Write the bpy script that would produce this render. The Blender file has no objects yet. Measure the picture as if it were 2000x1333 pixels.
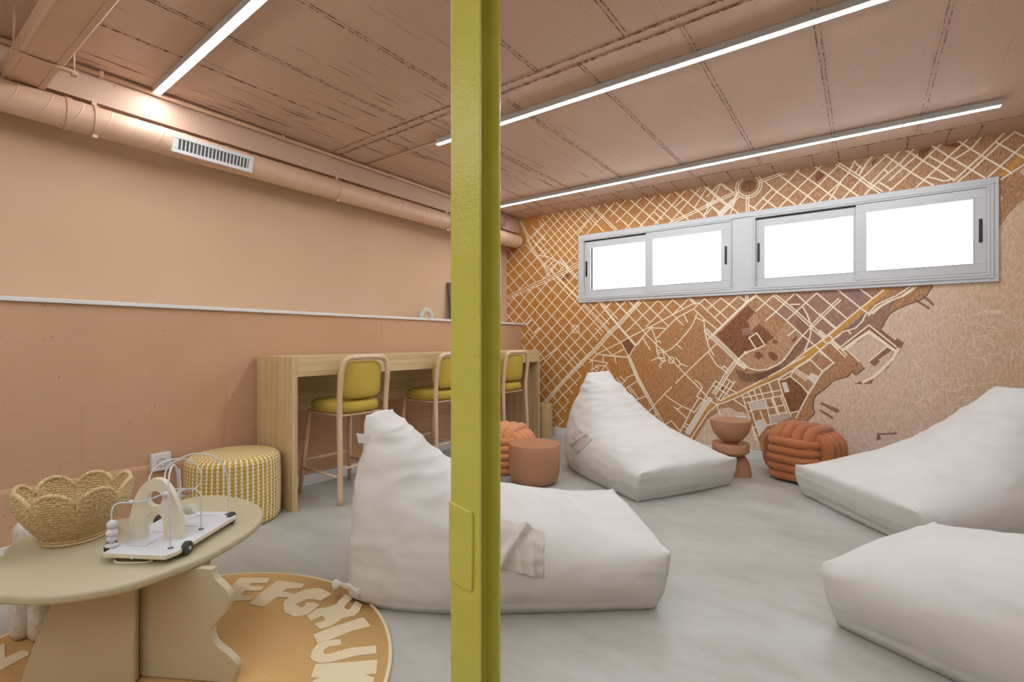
import bpy, bmesh, math, random
from mathutils import Vector, Matrix, noise, geometry
from mathutils.bvhtree import BVHTree
PI = math.pi
rnd = random.Random(7)
C = bpy.context.scene.collection
# ---------------------------------------------------------------- camera, world, exposure
YAW = math.radians(35.85); H = 1.2; FPX = 955.0
RX, RY = math.cos(YAW), math.sin(YAW)      # camera right on the floor
FX, FY = -math.sin(YAW), math.cos(YAW)     # camera forward on the floor
cam_data = bpy.data.cameras.new('camera'); cam = bpy.data.objects.new('camera', cam_data); C.objects.link(cam)
cam.location = (0, 0, H); cam.rotation_euler = (PI/2, 0, YAW)
cam_data.sensor_width = 36; cam_data.lens = FPX/2000*36; cam_data.clip_start = 0.02
bpy.context.scene.camera = cam
w = bpy.data.worlds.new('world'); bpy.context.scene.world = w; w.use_nodes = True
w.node_tree.nodes['Background'].inputs[0].default_value = (0.92, 0.96, 1, 1)
w.node_tree.nodes['Background'].inputs[1].default_value = 4.2
vs = bpy.context.scene.view_settings
vs.view_transform = 'Standard'; vs.look = 'None'; vs.gamma = 1; vs.use_curve_mapping = False; vs.exposure = 0.52
LED_POWER = 72.0
try: bpy.context.scene.cycles.max_bounces = 10; bpy.context.scene.cycles.diffuse_bounces = 4
except Exception: pass
# room dimensions (metres)
XL, XU, YB, ZC = -3.77, -4.02, 5.44, 2.855
XR, YF = 3.4, -3.6
def ray(u, v):
    r = (u-1000)/FPX; up = (666.5-v)/FPX
    return (FX+r*RX, FY+r*RY, up)
def at_z(u, v, z):
    d = ray(u, v); t = (z-H)/d[2]; return Vector((d[0]*t, d[1]*t, z))
def at_back(u, v):
    d = ray(u, v); t = YB/d[1]; return (d[0]*t, H+d[2]*t)
def at_d(u, v, d):
    q = ray(u, v); return Vector((q[0]*d, q[1]*d, H+q[2]*d))
def fr(r, d, z=0):       # a point by its distance to the right and ahead of where the photographer stood
    return Vector((r*RX+d*FX, r*RY+d*FY, z))
# ---------------------------------------------------------------- materials
def lin(c):
    return tuple(((x/255)/12.92 if x/255 <= 0.04045 else ((x/255+0.055)/1.055)**2.4) for x in c)+(1,)
def new_mat(name):
    m = bpy.data.materials.new(name); m.use_nodes = True
    return m, m.node_tree.nodes, m.node_tree.links, m.node_tree.nodes['Principled BSDF']
def coords(n, l, scale=(1,1,1), rot=(0,0,0), kind='Object'):
    tc = n.new('ShaderNodeTexCoord'); mp = n.new('ShaderNodeMapping')
    mp.inputs['Scale'].default_value = scale; mp.inputs['Rotation'].default_value = rot
    l.new(tc.outputs[kind], mp.inputs[0]); return mp.outputs[0]
def ntex(n, l, vec, scale, detail=4, rough=0.55):
    t = n.new('ShaderNodeTexNoise'); t.inputs['Scale'].default_value = scale; t.inputs['Detail'].default_value = detail
    t.inputs['Roughness'].default_value = rough; l.new(vec, t.inputs['Vector']); return t.outputs['Fac']
def ramp(n, l, fac, stops):
    r = n.new('ShaderNodeValToRGB'); e = r.color_ramp.elements
    while len(e) < len(stops): e.new(0.5)
    for q, (p, c) in zip(e, stops): q.position = p; q.color = c
    l.new(fac, r.inputs[0]); return r.outputs[0]
def bump(n, l, b, fac, strength=0.3, dist=0.01, prev=None):
    k = n.new('ShaderNodeBump'); k.inputs['Strength'].default_value = strength; k.inputs['Distance'].default_value = dist
    l.new(fac, k.inputs['Height'])
    if prev: l.new(prev, k.inputs['Normal'])
    l.new(k.outputs[0], b.inputs['Normal']); return k.outputs[0]
def mixc(n, l, fac, a, b_, mode='MIX'):
    m = n.new('ShaderNodeMix'); m.data_type = 'RGBA'; m.blend_type = mode
    for s, x in ((m.inputs[0], fac), (m.inputs[6], a), (m.inputs[7], b_)):
        if isinstance(x, (int, float)): s.default_value = x
        elif isinstance(x, tuple): s.default_value = x
        else: l.new(x, s)
    return m.outputs[2]
def mth(n, l, op, a, b_=None):
    m = n.new('ShaderNodeMath'); m.operation = op
    for s, x in ((m.inputs[0], a), (m.inputs[1], b_)):
        if x is None: continue
        if isinstance(x, (int, float)): s.default_value = x
        else: l.new(x, s)
    return m.outputs[0]
def simple(name, c1, c2=None, rough=0.6, nscale=8, bs=0.0, bscale=60, bd=0.002, scale=(1,1,1), metal=0, detail=4, spec=0.5):
    m, n, l, b = new_mat(name); b.inputs['Roughness'].default_value = rough; b.inputs['Metallic'].default_value = metal
    b.inputs['Specular IOR Level'].default_value = spec
    v = coords(n, l, scale)
    c2 = c2 or tuple(max(0, x-8) for x in c1)
    l.new(ramp(n, l, ntex(n, l, v, nscale, detail), [(0.3, lin(c2)), (0.7, lin(c1))]), b.inputs['Base Color'])
    if bs: bump(n, l, b, ntex(n, l, v, bscale, 5), bs, bd)
    return m
M = {}
# painted plaster and concrete of the room
def plaster(name, c, c2, pits):
    m, n, l, b = new_mat(name); b.inputs['Roughness'].default_value = 0.75; b.inputs['Specular IOR Level'].default_value = 0.25
    v = coords(n, l)
    col = ramp(n, l, ntex(n, l, v, 1.7, 5), [(0.3, lin(c2)), (0.7, lin(c))])
    if pits:
        vo = n.new('ShaderNodeTexVoronoi'); vo.inputs['Scale'].default_value = 13; l.new(v, vo.inputs[0])
        msk = mth(n, l, 'MULTIPLY', ramp(n, l, vo.outputs['Distance'], [(0.03, (1,)*4), (0.085, (0,0,0,1))]),
                  ramp(n, l, ntex(n, l, v, 2.2, 3), [(0.42, (0,0,0,1)), (0.54, (1,)*4)]))
        col = mixc(n, l, mth(n, l, 'MULTIPLY', msk, 0.5), col, lin((120, 72, 44)))
        vo2 = n.new('ShaderNodeTexVoronoi'); vo2.inputs['Scale'].default_value = 34; l.new(v, vo2.inputs[0])
        mk2 = mth(n, l, 'MULTIPLY', ramp(n, l, vo2.outputs['Distance'], [(0.06, (1,)*4), (0.16, (0,0,0,1))]), ramp(n, l, ntex(n, l, v, 3.7, 3), [(0.50, (0,0,0,1)), (0.60, (1,)*4)]))
        col = mixc(n, l, mth(n, l, 'MULTIPLY', mk2, 0.30), col, lin((150, 98, 66))); msk = mth(n, l, 'MAXIMUM', msk, mk2)
        sv = coords(n, l, (1, 26, 0.7)); st = ramp(n, l, ntex(n, l, sv, 1.0, 3), [(0.60, (0,0,0,1)), (0.72, (1,)*4)])
        msk2 = mth(n, l, 'MULTIPLY', st, ramp(n, l, ntex(n, l, v, 1.1, 2), [(0.5, (0,0,0,1)), (0.66, (1,)*4)]))
        col = mixc(n, l, mth(n, l, 'MULTIPLY', msk2, 0.38), col, lin((150, 92, 60)))
        hv = coords(n, l, (1, 1.3, 9)); h2 = ntex(n, l, hv, 2.5, 6, 0.6)
        nb = bump(n, l, b, h2, 0.14, 0.010)
        inv = mth(n, l, 'MULTIPLY', msk, -1.0); nb = bump(n, l, b, inv, 0.6, 0.008, nb)
        bump(n, l, b, ntex(n, l, v, 70, 4), 0.12, 0.003, nb)
    else:
        bump(n, l, b, ntex(n, l, v, 45, 4), 0.08, 0.002)
    l.new(col, b.inputs['Base Color']); return m
M['wall'] = plaster('upper_wall_paint', (214, 181, 149), (209, 175, 143), False)
M['wall_low'] = plaster('rough_wall_paint', (201, 162, 130), (193, 154, 122), True)
def ceiling_mat():
    m, n, l, b = new_mat('ceiling_paint'); b.inputs['Roughness'].default_value = 0.7; b.inputs['Specular IOR Level'].default_value = 0.3
    v = coords(n, l)
    col = ramp(n, l, ntex(n, l, v, 1.3, 4), [(0.3, lin((200, 168, 146))), (0.7, lin((206, 174, 152)))])
    sv = coords(n, l, (34, 1.7, 1)); s1 = ntex(n, l, sv, 1.0, 6, 0.7)
    big = ramp(n, l, ntex(n, l, coords(n, l, (2.2, 0.5, 1)), 1.2, 2), [(0.44, (0,0,0,1)), (0.56, (1,)*4)])
    sx = n.new('ShaderNodeSeparateXYZ'); tc = n.new('ShaderNodeTexCoord'); l.new(tc.outputs['Object'], sx.inputs[0])
    left = n.new('ShaderNodeMapRange'); left.inputs[1].default_value = -1.7; left.inputs[2].default_value = -2.7; left.inputs[3].default_value = 0.12; left.inputs[4].default_value = 1.0
    l.new(sx.outputs[0], left.inputs[0])
    crack = mth(n, l, 'MULTIPLY', mth(n, l, 'MULTIPLY', ramp(n, l, s1, [(0.57, (0,0,0,1)), (0.63, (1,)*4)]), big), left.outputs[0])
    sp = ramp(n, l, ntex(n, l, coords(n, l, (1, 0.45, 1)), 38, 3), [(0.70, (0,0,0,1)), (0.76, (1,)*4)])
    msk = mth(n, l, 'MAXIMUM', crack, mth(n, l, 'MULTIPLY', sp, 0.45))
    col = mixc(n, l, mth(n, l, 'MULTIPLY', msk, 0.85), col, lin((84, 50, 34)))
    l.new(col, b.inputs['Base Color'])
    nb = bump(n, l, b, s1, 0.25, 0.004); bump(n, l, b, mth(n, l, 'MULTIPLY', msk, -1), 0.5, 0.006, nb); return m
M['ceil'] = ceiling_mat()
def seam_mat():
    m, n, l, b = new_mat('ceiling_seam'); b.inputs['Roughness'].default_value = 0.8
    v = coords(n, l)
    l.new(ramp(n, l, ntex(n, l, v, 26, 5, 0.7), [(0.46, lin((203, 166, 146))), (0.54, lin((110, 78, 62)))]), b.inputs['Base Color']); return m
M['seam'] = seam_mat()
def floor_mat():
    m, n, l, b = new_mat('microcement_floor'); b.inputs['Specular IOR Level'].default_value = 0.45
    v = coords(n, l, (1, 1, 1), (0, 0, 0.6)); v2 = coords(n, l, (0.8, 1.9, 1), (0, 0, 0.9))
    c1 = ramp(n, l, ntex(n, l, v, 1.1, 5, 0.6), [(0.25, lin((158, 155, 146))), (0.75, lin((184, 183, 177)))])
    c2 = ramp(n, l, ntex(n, l, v2, 2.4, 7, 0.65), [(0.30, lin((154, 149, 134))), (0.66, lin((192, 192, 187)))])
    l.new(mixc(n, l, 0.5, c1, c2), b.inputs['Base Color'])
    l.new(ramp(n, l, ntex(n, l, v, 5, 4), [(0.3, (0.30,)*3+(1,)), (0.7, (0.46,)*3+(1,))]), b.inputs['Roughness'])
    bump(n, l, b, ntex(n, l, v2, 7, 5), 0.06, 0.002); return m
M['floor'] = floor_mat()
M['white'] = simple('white_satin', (226, 226, 226), rough=0.4)
M['alu'] = simple('pale_grey_aluminium', (200, 202, 204), (194, 196, 198), rough=0.38, nscale=3)
M['alu_dark'] = simple('track_shadow_gap', (88, 88, 90), rough=0.6)
M['black'] = simple('black_plastic', (22, 22, 22), rough=0.4)
m, n, l, b = new_mat('window_glass'); b.inputs['Transmission Weight'].default_value = 1; b.inputs['Roughness'].default_value = 0.0; b.inputs['IOR'].default_value = 1.01
v = coords(n, l); l.new(ramp(n, l, ntex(n, l, v, 1, 1), [(0, (1,)*4), (1, (0.98, 1, 1, 1))]), b.inputs['Base Color']); M['glass'] = m
m, n, l, b = new_mat('led_diffuser'); b.inputs['Emission Color'].default_value = (0.89, 0.955, 1, 1); b.inputs['Emission Strength'].default_value = LED_POWER
M['led'] = m
def mural_mat(name, dark, light, speck=0.5, tint=None, scale=46, ang=0.6):
    m, n, l, b = new_mat(name); b.inputs['Roughness'].default_value = 0.6; b.inputs['Specular IOR Level'].default_value = 0.25
    v = coords(n, l); vs_ = coords(n, l, (2.0, 1, 0.8), (0, ang, 0))
    f = ntex(n, l, vs_, scale, 6, 0.75); col = ramp(n, l, f, [(0.34, lin(dark)), (0.66, lin(light))])
    if tint:
        sx = n.new('ShaderNodeSeparateXYZ'); tc = n.new('ShaderNodeTexCoord'); l.new(tc.outputs['Object'], sx.inputs[0])
        mr = n.new('ShaderNodeMapRange'); mr.inputs[1].default_value = tint[0]; mr.inputs[2].default_value = tint[1]
        ad = mth(n, l, 'ADD', sx.outputs[0], mth(n, l, 'MULTIPLY', ntex(n, l, v, 1.5, 3), tint[4])); l.new(ad, mr.inputs[0])
        col2 = ramp(n, l, f, [(0.34, lin(tint[2])), (0.66, lin(tint[3]))]); col = mixc(n, l, mr.outputs[0], col, col2)
    l.new(col, b.inputs['Base Color']); return m
M['land'] = mural_mat('mural_ochre', (160, 96, 34), (216, 158, 88), tint=(-2.2, -0.4, (146, 96, 56), (206, 164, 128), 1.2))
M['sea'] = mural_mat('mural_sea', (202, 172, 150), (234, 212, 194), tint=(0.8, 2.4, (184, 142, 92), (222, 186, 134), 0.9), scale=30, ang=1.0)
M['park'] = mural_mat('mural_park', (96, 52, 24), (166, 116, 84))
M['mauve'] = mural_mat('mural_mauve', (136, 98, 84), (184, 146, 130))
M['lightland'] = mural_mat('mural_light_land', (158, 112, 74), (214, 176, 142))
M['purple'] = mural_mat('mural_purple', (118, 92, 90), (158, 130, 128))
M['mole'] = mural_mat('mural_quay', (124, 84, 66), (172, 130, 108))
M['road'] = mural_mat('mural_orange_road', (196, 136, 62), (222, 168, 92))
M['line'] = simple('mural_cream_line', (250, 236, 212), (244, 228, 202), rough=0.6, nscale=3)
M['pale'] = simple('mural_pale_block', (234, 224, 214), (224, 212, 202), rough=0.6, nscale=20)
M['dline'] = simple('mural_brown_line', (126, 90, 76), (112, 76, 60), rough=0.6)
M['sline'] = simple('mural_faint_line', (248, 230, 212), rough=0.6)
def wood(name, c1, c2, axis_scale):
    m, n, l, b = new_mat(name); b.inputs['Roughness'].default_value = 0.5; b.inputs['Specular IOR Level'].default_value = 0.35
    v = coords(n, l, axis_scale)
    f = ntex(n, l, v, 1.0, 6, 0.65)
    l.new(ramp(n, l, f, [(0.35, lin(c2)), (0.65, lin(c1))]), b.inputs['Base Color']); bump(n, l, b, f, 0.06, 0.001); return m
M['oak_v'] = wood('pale_oak_upright', (214, 190, 148), (190, 160, 112), (42, 42, 0.8))
M['oak_h'] = wood('pale_oak_lengthwise', (216, 192, 150), (196, 168, 122), (60, 1.2, 42))
M['ash'] = wood('bleached_ash', (222, 196, 166), (204, 174, 140), (30, 30, 4))
def fabric(name, c1, c2, ws=420, bs=0.25, rough=0.9, nscale=5, sheen=0.0):
    m, n, l, b = new_mat(name); b.inputs['Roughness'].default_value = rough; b.inputs['Specular IOR Level'].default_value = 0.15
    b.inputs['Sheen Weight'].default_value = sheen
    v = coords(n, l); f = ntex(n, l, v, nscale, 5, 0.6)
    wv = n.new('ShaderNodeTexNoise'); wv.inputs['Scale'].default_value = ws; wv.inputs['Detail'].default_value = 1; l.new(v, wv.inputs[0])
    col = ramp(n, l, f, [(0.3, lin(c2)), (0.7, lin(c1))])
    col = mixc(n, l, 0.12, col, ramp(n, l, wv.outputs['Fac'], [(0.3, lin(tuple(int(x*0.6) for x in c2))), (0.7, lin(c1))]))
    l.new(col, b.inputs['Base Color'])
    nb = bump(n, l, b, f, 0.12, 0.01); bump(n, l, b, wv.outputs['Fac'], bs, 0.002, nb); return m
M['linen'] = fabric('natural_linen', (220, 218, 215), (212, 209, 204), bs=0.08)
M['linen_flap'] = fabric('crumpled_linen', (212, 204, 196), (200, 190, 181))
M['mustard'] = fabric('mustard_upholstery', (206, 178, 84), (192, 164, 70), 300, 0.3)
M['velvet'] = fabric('rust_velvet', (186, 116, 72), (168, 100, 58), 200, 0.1, 0.8, 9, 0.3)
M['velvet2'] = fabric('orange_velvet', (222, 152, 104), (208, 138, 90), 200, 0.1, 0.8, 9, 0.3)
M['boucle'] = fabric('white_boucle', (226, 218, 206), (196, 184, 168), 130, 1.0, 1.0, 60)
M['terra'] = simple('terracotta_lacquer', (180, 130, 98), (172, 122, 91), rough=0.38, nscale=3)
M['yellow'] = simple('lime_yellow_gloss_paint', (206, 202, 96), (198, 192, 80), rough=0.27, nscale=4, bs=0.35, bscale=55, bd=0.006)
M['sage'] = simple('sage_beige_lacquer', (190, 180, 150), (186, 175, 144), rough=0.5, nscale=2)
M['duct'] = simple('painted_metal_duct', (214, 178, 150), (208, 171, 143), rough=0.45, nscale=3)
M['toywhite'] = simple('white_toy_paint', (214, 216, 222), (208, 210, 216), rough=0.45)
M['toycream'] = simple('cream_plywood', (224, 216, 194), (214, 204, 180), rough=0.5, nscale=20)
M['wheel'] = simple('charcoal_wheel', (58, 56, 54), rough=0.5)
M['brown'] = simple('brown_groove', (170, 134, 106), rough=0.6)
M['dkwood'] = simple('dark_brown_board', (118, 92, 70), (92, 70, 54), rough=0.6, nscale=12)
M['ceram'] = simple('off_white_ceramic', (214, 214, 196), (200, 200, 182), rough=0.55, bs=0.2, bscale=90)
m, n, l, b = new_mat('seagrass_rope'); b.inputs['Roughness'].default_value = 0.85
v = coords(n, l); f = ntex(n, l, v, 90, 4, 0.6)
l.new(ramp(n, l, f, [(0.25, lin((176, 148, 100))), (0.55, lin((206, 180, 132))), (0.8, lin((226, 204, 160)))]), b.inputs['Base Color'])
bump(n, l, b, ntex(n, l, coords(n, l, (1, 1, 3)), 140, 3), 0.3, 0.002); M['rope'] = m
def rug_mat(name, c1, c2):
    m, n, l, b = new_mat(name); b.inputs['Roughness'].default_value = 0.95; b.inputs['Specular IOR Level'].default_value = 0.1
    v = coords(n, l, (1, 5, 1)); f = ntex(n, l, v, 70, 5, 0.7)
    l.new(ramp(n, l, f, [(0.3, lin(c2)), (0.7, lin(c1))]), b.inputs['Base Color']); bump(n, l, b, f, 0.5, 0.004); return m
M['rug'] = rug_mat('camel_rug_pile', (222, 184, 126), (204, 160, 100))
M['rugletter'] = rug_mat('cream_rug_pile', (238, 222, 188), (222, 204, 166))
def ottoman_mat():
    m, n, l, b = new_mat('ochre_chevron_weave'); b.inputs['Roughness'].default_value = 0.9; b.inputs['Specular IOR Level'].default_value = 0.1
    uv = n.new('ShaderNodeTexCoord'); sx = n.new('ShaderNodeSeparateXYZ'); l.new(uv.outputs['UV'], sx.inputs[0])
    fu = mth(n, l, 'FRACT', mth(n, l, 'MULTIPLY', sx.outputs[0], 1.0)); fv = mth(n, l, 'FRACT', mth(n, l, 'MULTIPLY', sx.outputs[1], 1.0))
    du = mth(n, l, 'ABSOLUTE', mth(n, l, 'SUBTRACT', fu, 0.5)); tri = mth(n, l, 'ABSOLUTE', mth(n, l, 'SUBTRACT', fv, 0.5))
    lim = mth(n, l, 'ADD', mth(n, l, 'MULTIPLY', tri, 0.42), 0.22)
    msk = mth(n, l, 'LESS_THAN', du, lim)
    notch = mth(n, l, 'GREATER_THAN', mth(n, l, 'ADD', mth(n, l, 'MULTIPLY', du, 0.9), mth(n, l, 'ABSOLUTE', mth(n, l, 'SUBTRACT', fv, 0.22))), 0.13)
    msk = mth(n, l, 'MULTIPLY', msk, notch)
    v = coords(n, l); f = ntex(n, l, v, 60, 3)
    och = ramp(n, l, f, [(0.3, lin((176, 142, 44))), (0.7, lin((202, 168, 66)))])
    l.new(mixc(n, l, msk, lin((234, 226, 206)), och), b.inputs['Base Color']); bump(n, l, b, msk, 0.3, 0.002); return m
M['ottoman'] = ottoman_mat()
# ---------------------------------------------------------------- mesh helpers
def link(o, parent=None):
    C.objects.link(o)
    if parent: o.parent = parent
    return o
def tag(o, label=None, cat=None, group=None, kind=None):
    for k, x in (('label', label), ('category', cat), ('group', group), ('kind', kind)):
        if x: o[k] = x
    return o
def empty(name, loc=(0,0,0), rz=0, label=None, cat=None, group=None, kind=None):
    o = bpy.data.objects.new(name, None); o.location = loc; o.rotation_euler = (0, 0, rz); o.empty_display_size = 0.1
    return tag(link(o), label, cat, group, kind)
def done(name, bm, mats, parent=None, smooth=True, bevel=0, seg=3, subsurf=0):
    me = bpy.data.meshes.new(name); bm.normal_update(); bm.to_mesh(me); bm.free()
    for q in (mats if isinstance(mats, (list, tuple)) else [mats]): me.materials.append(q)
    if smooth:
        for p in me.polygons: p.use_smooth = True
    o = link(bpy.data.objects.new(name, me), parent)
    if bevel:
        k = o.modifiers.new('bevel', 'BEVEL'); k.width = bevel; k.segments = seg; k.limit_method = 'ANGLE'; k.angle_limit = math.radians(35); k.harden_normals = True
    if subsurf:
        k = o.modifiers.new('subd', 'SUBSURF'); k.levels = subsurf; k.render_levels = subsurf
    return o
def box(bm, a, b, mi=0):
    x0, y0, z0 = a; x1, y1, z1 = b
    vs_ = [bm.verts.new(p) for p in ((x0,y0,z0),(x1,y0,z0),(x1,y1,z0),(x0,y1,z0),(x0,y0,z1),(x1,y0,z1),(x1,y1,z1),(x0,y1,z1))]
    for f in ((0,3,2,1),(4,5,6,7),(0,1,5,4),(1,2,6,5),(2,3,7,6),(3,0,4,7)):
        q = bm.faces.new([vs_[i] for i in f]); q.material_index = mi
def boxo(name, a, b, mat, parent=None, bevel=0.0, seg=2):
    bm = bmesh.new(); box(bm, a, b); return done(name, bm, mat, parent, smooth=bool(bevel), bevel=bevel, seg=seg)
def smooth_pts(pts, closed=False, k=6):
    P = [Vector(p) for p in pts]; n = len(P); out = []
    rng = range(n if closed else n-1)
    for i in rng:
        g = (lambda j: P[j % n]) if closed else (lambda j: P[max(0, min(n-1, j))])
        p0, p1, p2, p3 = g(i-1), g(i), g(i+1), g(i+2)
        for s in range(k):
            t = s/k
            out.append(0.5*((2*p1)+(p2-p0)*t+(2*p0-5*p1+4*p2-p3)*t*t+(3*p1-p0-3*p2+p3)*t**3))
    if not closed: out.append(P[-1])
    return out
def tube(bm, pts, r, sides=12, closed=False, cap=True, rfun=None, mi=0):
    P = [Vector(p) for p in pts]; n = len(P); rings = []; up = None
    for i in range(n):
        a_ = P[(i-1) % n] if closed else P[max(0, i-1)]; b_ = P[(i+1) % n] if closed else P[min(n-1, i+1)]
        t = (b_-a_).normalized()
        if up is None:
            up = Vector((0,0,1)) if abs(t.z) < 0.9 else Vector((1,0,0))
        s = t.cross(up); s.normalize(); up = s.cross(t); up.normalize()
        rr = rfun(i/(n-1 if n > 1 else 1)) if rfun else r
        rings.append([bm.verts.new(P[i]+(s*math.cos(2*PI*k/sides)+up*math.sin(2*PI*k/sides))*rr) for k in range(sides)])
    for i in range(n if closed else n-1):
        A, B = rings[i], rings[(i+1) % n]; off = 0
        if closed and i == n-1:
            off = min(range(sides), key=lambda o_: (A[0].co-B[o_].co).length)
        for k in range(sides):
            f = bm.faces.new((A[k], A[(k+1) % sides], B[(k+1+off) % sides], B[(k+off) % sides])); f.material_index = mi
    if cap and not closed:
        for q in (list(reversed(rings[0])), rings[-1]):
            try: f = bm.faces.new(q); f.material_index = mi
            except ValueError: pass
def tubeo(name, pts, r, mat, parent=None, sides=12, closed=False, rfun=None):
    bm = bmesh.new(); tube(bm, pts, r, sides, closed, True, rfun)
    bmesh.ops.recalc_face_normals(bm, faces=bm.faces); return done(name, bm, mat, parent)
def lathe(bm, prof, seg=48, center=(0,0,0), mi=0):
    cx, cy, cz = center; rings = []
    for (r, z) in prof:
        if r < 1e-6: rings.append([bm.verts.new((cx, cy, cz+z))])
        else: rings.append([bm.verts.new((cx+r*math.cos(2*PI*k/seg), cy+r*math.sin(2*PI*k/seg), cz+z)) for k in range(seg)])
    for A, B in zip(rings, rings[1:]):
        for k in range(seg):
            q = []
            for v_ in ((A[k] if len(A) > 1 else A[0]), (A[(k+1) % seg] if len(A) > 1 else A[0]), (B[(k+1) % seg] if len(B) > 1 else B[0]), (B[k] if len(B) > 1 else B[0])):
                if v_ not in q: q.append(v_)
            if len(q) > 2: f = bm.faces.new(q); f.material_index = mi
def latheo(name, prof, mat, parent=None, seg=48, center=(0,0,0), bevel=0):
    bm = bmesh.new(); lathe(bm, prof, seg, center); bmesh.ops.recalc_face_normals(bm, faces=bm.faces)
    return done(name, bm, mat, parent, bevel=bevel)
def sharp(o, deg=40):
    me = o.data
    bm = bmesh.new(); bm.from_mesh(me)
    for e in bm.edges:
        if len(e.link_faces) == 2 and e.calc_face_angle(0) > math.radians(deg): e.smooth = False
    bm.to_mesh(me); bm.free(); return o
def prism(bm, pts2, fn, t0, t1, mi=0):
    """outline pts2 (list of 2D) extruded between fn(p, t0) and fn(p, t1)"""
    A = [bm.verts.new(fn(p, t0)) for p in pts2]; B = [bm.verts.new(fn(p, t1)) for p in pts2]; n = len(pts2)
    for q in (A, list(reversed(B))): f = bm.faces.new(q); f.material_index = mi
    for i in range(n): f = bm.faces.new((A[i], B[i], B[(i+1) % n], A[(i+1) % n])); f.material_index = mi
    bmesh.ops.recalc_face_normals(bm, faces=bm.faces)
# ---------------------------------------------------------------- the room
tag(boxo('floor', (XU-0.3, YF-0.2, -0.12), (XR+0.2, YB+0.3, 0), M['floor']), kind='structure')
def ceiling():
    bm = bmesh.new(); box(bm, (XU-0.3, YF-0.2, ZC), (XR+0.2, YB+0.3, ZC+0.15))
    def strip(p, q, w_=0.006, h=0.003):
        p = Vector(p); q = Vector(q); d = (q-p).normalized(); s = Vector((-d.y, d.x))*w_/2
        c4 = [p+s, p-s, q-s, q+s]; b0 = [bm.verts.new((c.x, c.y, ZC)) for c in c4]; b1 = [bm.verts.new((c.x, c.y, ZC-h)) for c in c4]
        for i in range(4): bm.faces.new((b0[i], b0[(i+1) % 4], b1[(i+1) % 4], b1[i])).material_index = 1
        bm.faces.new(b1).material_index = 1
    def seam(p, q, gap=0.022):
        p = Vector(p); q = Vector(q); d = (q-p).normalized(); s = Vector((-d.y, d.x))*gap/2
        nseg = max(2, int((q-p).length/0.12)); prev = [p+s, p-s]
        for i in range(1, nseg+1):
            c = p.lerp(q, i/nseg); cur = [c+s+Vector((rnd.uniform(-1, 1), rnd.uniform(-1, 1)))*0.0025, c-s+Vector((rnd.uniform(-1, 1), rnd.uniform(-1, 1)))*0.0025]
            for a_, b_ in zip(prev, cur):
                strip(a_, b_, rnd.uniform(0.003, 0.006))
            prev = cur
    for y in (2.51, 2.59): seam((XL, y+0.03), (XR, y-0.03), 0.012)
    for x in (-3.19, -2.59, -1.99, -1.385, -0.785, -0.205, 0.345, 0.94, 1.54, 2.14): seam((x, 2.6), (x-0.005, 5.05))
    for x in (-2.82, -2.23, -1.65, -1.07, -0.5, 0.08, 0.66, 1.24): seam((x-0.02, YF), (x+0.02, 2.5))
    for x in (-3.28,): seam((x-0.05, YF), (x+0.08, 2.5), 0.006)
    seam((XL, 5.08), (XR, 5.10), 0.008)
    x = XL+0.2
    while x < XR: seam((x, 5.1), (x, YB), 0.005); x += rnd.uniform(0.18, 0.34)
    return done('ceiling', bm, [M['ceil'], M['seam']], smooth=False)
tag(ceiling(), kind='structure')
tag(boxo('trim_3', (XU-0.3, YF, 2.657), (-3.81, YB, ZC), M['ceil']), kind='structure')   # downstand beam along the left wall
def wall_left():
    bm = bmesh.new()
    box(bm, (XU-0.3, YF, 0), (XU, YB, 2.7), 0)
    # thicker lower wall, irregular concrete step at 0.39 m
    ny = 120; prof = [(XL+0.014, 0.0), (XL+0.014, 0.372), (XL+0.010, 0.388), (XL, 0.396), (XL, 0.9), (XL, 1.418), (XU, 1.418)]
    rows = []
    for i in range(ny+1):
        y = YF+(YB-YF)*i/ny; wob = 0.008*noise.noise(Vector((y*2.1, 0, 0)))+0.004*noise.noise(Vector((y*9, 3, 0)))
        rows.append([bm.verts.new((x, y, z+(wob if 0.3 < z < 0.5 else 0))) for x, z in prof])
    for A, B in zip(rows, rows[1:]):
        for k in range(len(prof)-1):
            bm.faces.new((A[k], B[k], B[k+1], A[k+1])).material_index = 1
    return done('wall_left', bm, [M['wall'], M['wall_low']], smooth=False)
tag(wall_left(), kind='structure')
tag(boxo('trim_1', (XU, YF, 1.418), (-3.748, YB, 1.443), M['white'], bevel=0.004), kind='structure')
tag(boxo('baseboard_left', (XL+0.0145, YF+0.01, 0), (XL+0.028, YB, 0.092), M['white'], bevel=0.003), kind='structure')
tag(boxo('baseboard_back', (XL+0.03, YB-0.016, 0), (XR, YB-0.0035, 0.092), M['white'], bevel=0.003), kind='structure')
tag(boxo('wall_right', (XR, YF-0.2, 0), (XR+0.2, YB+0.3, ZC), M['wall']), kind='structure')
tag(boxo('wall_front', (XU-0.3, YF-0.2, 0), (XR, YF, ZC), M['wall']), kind='structure')
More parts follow.
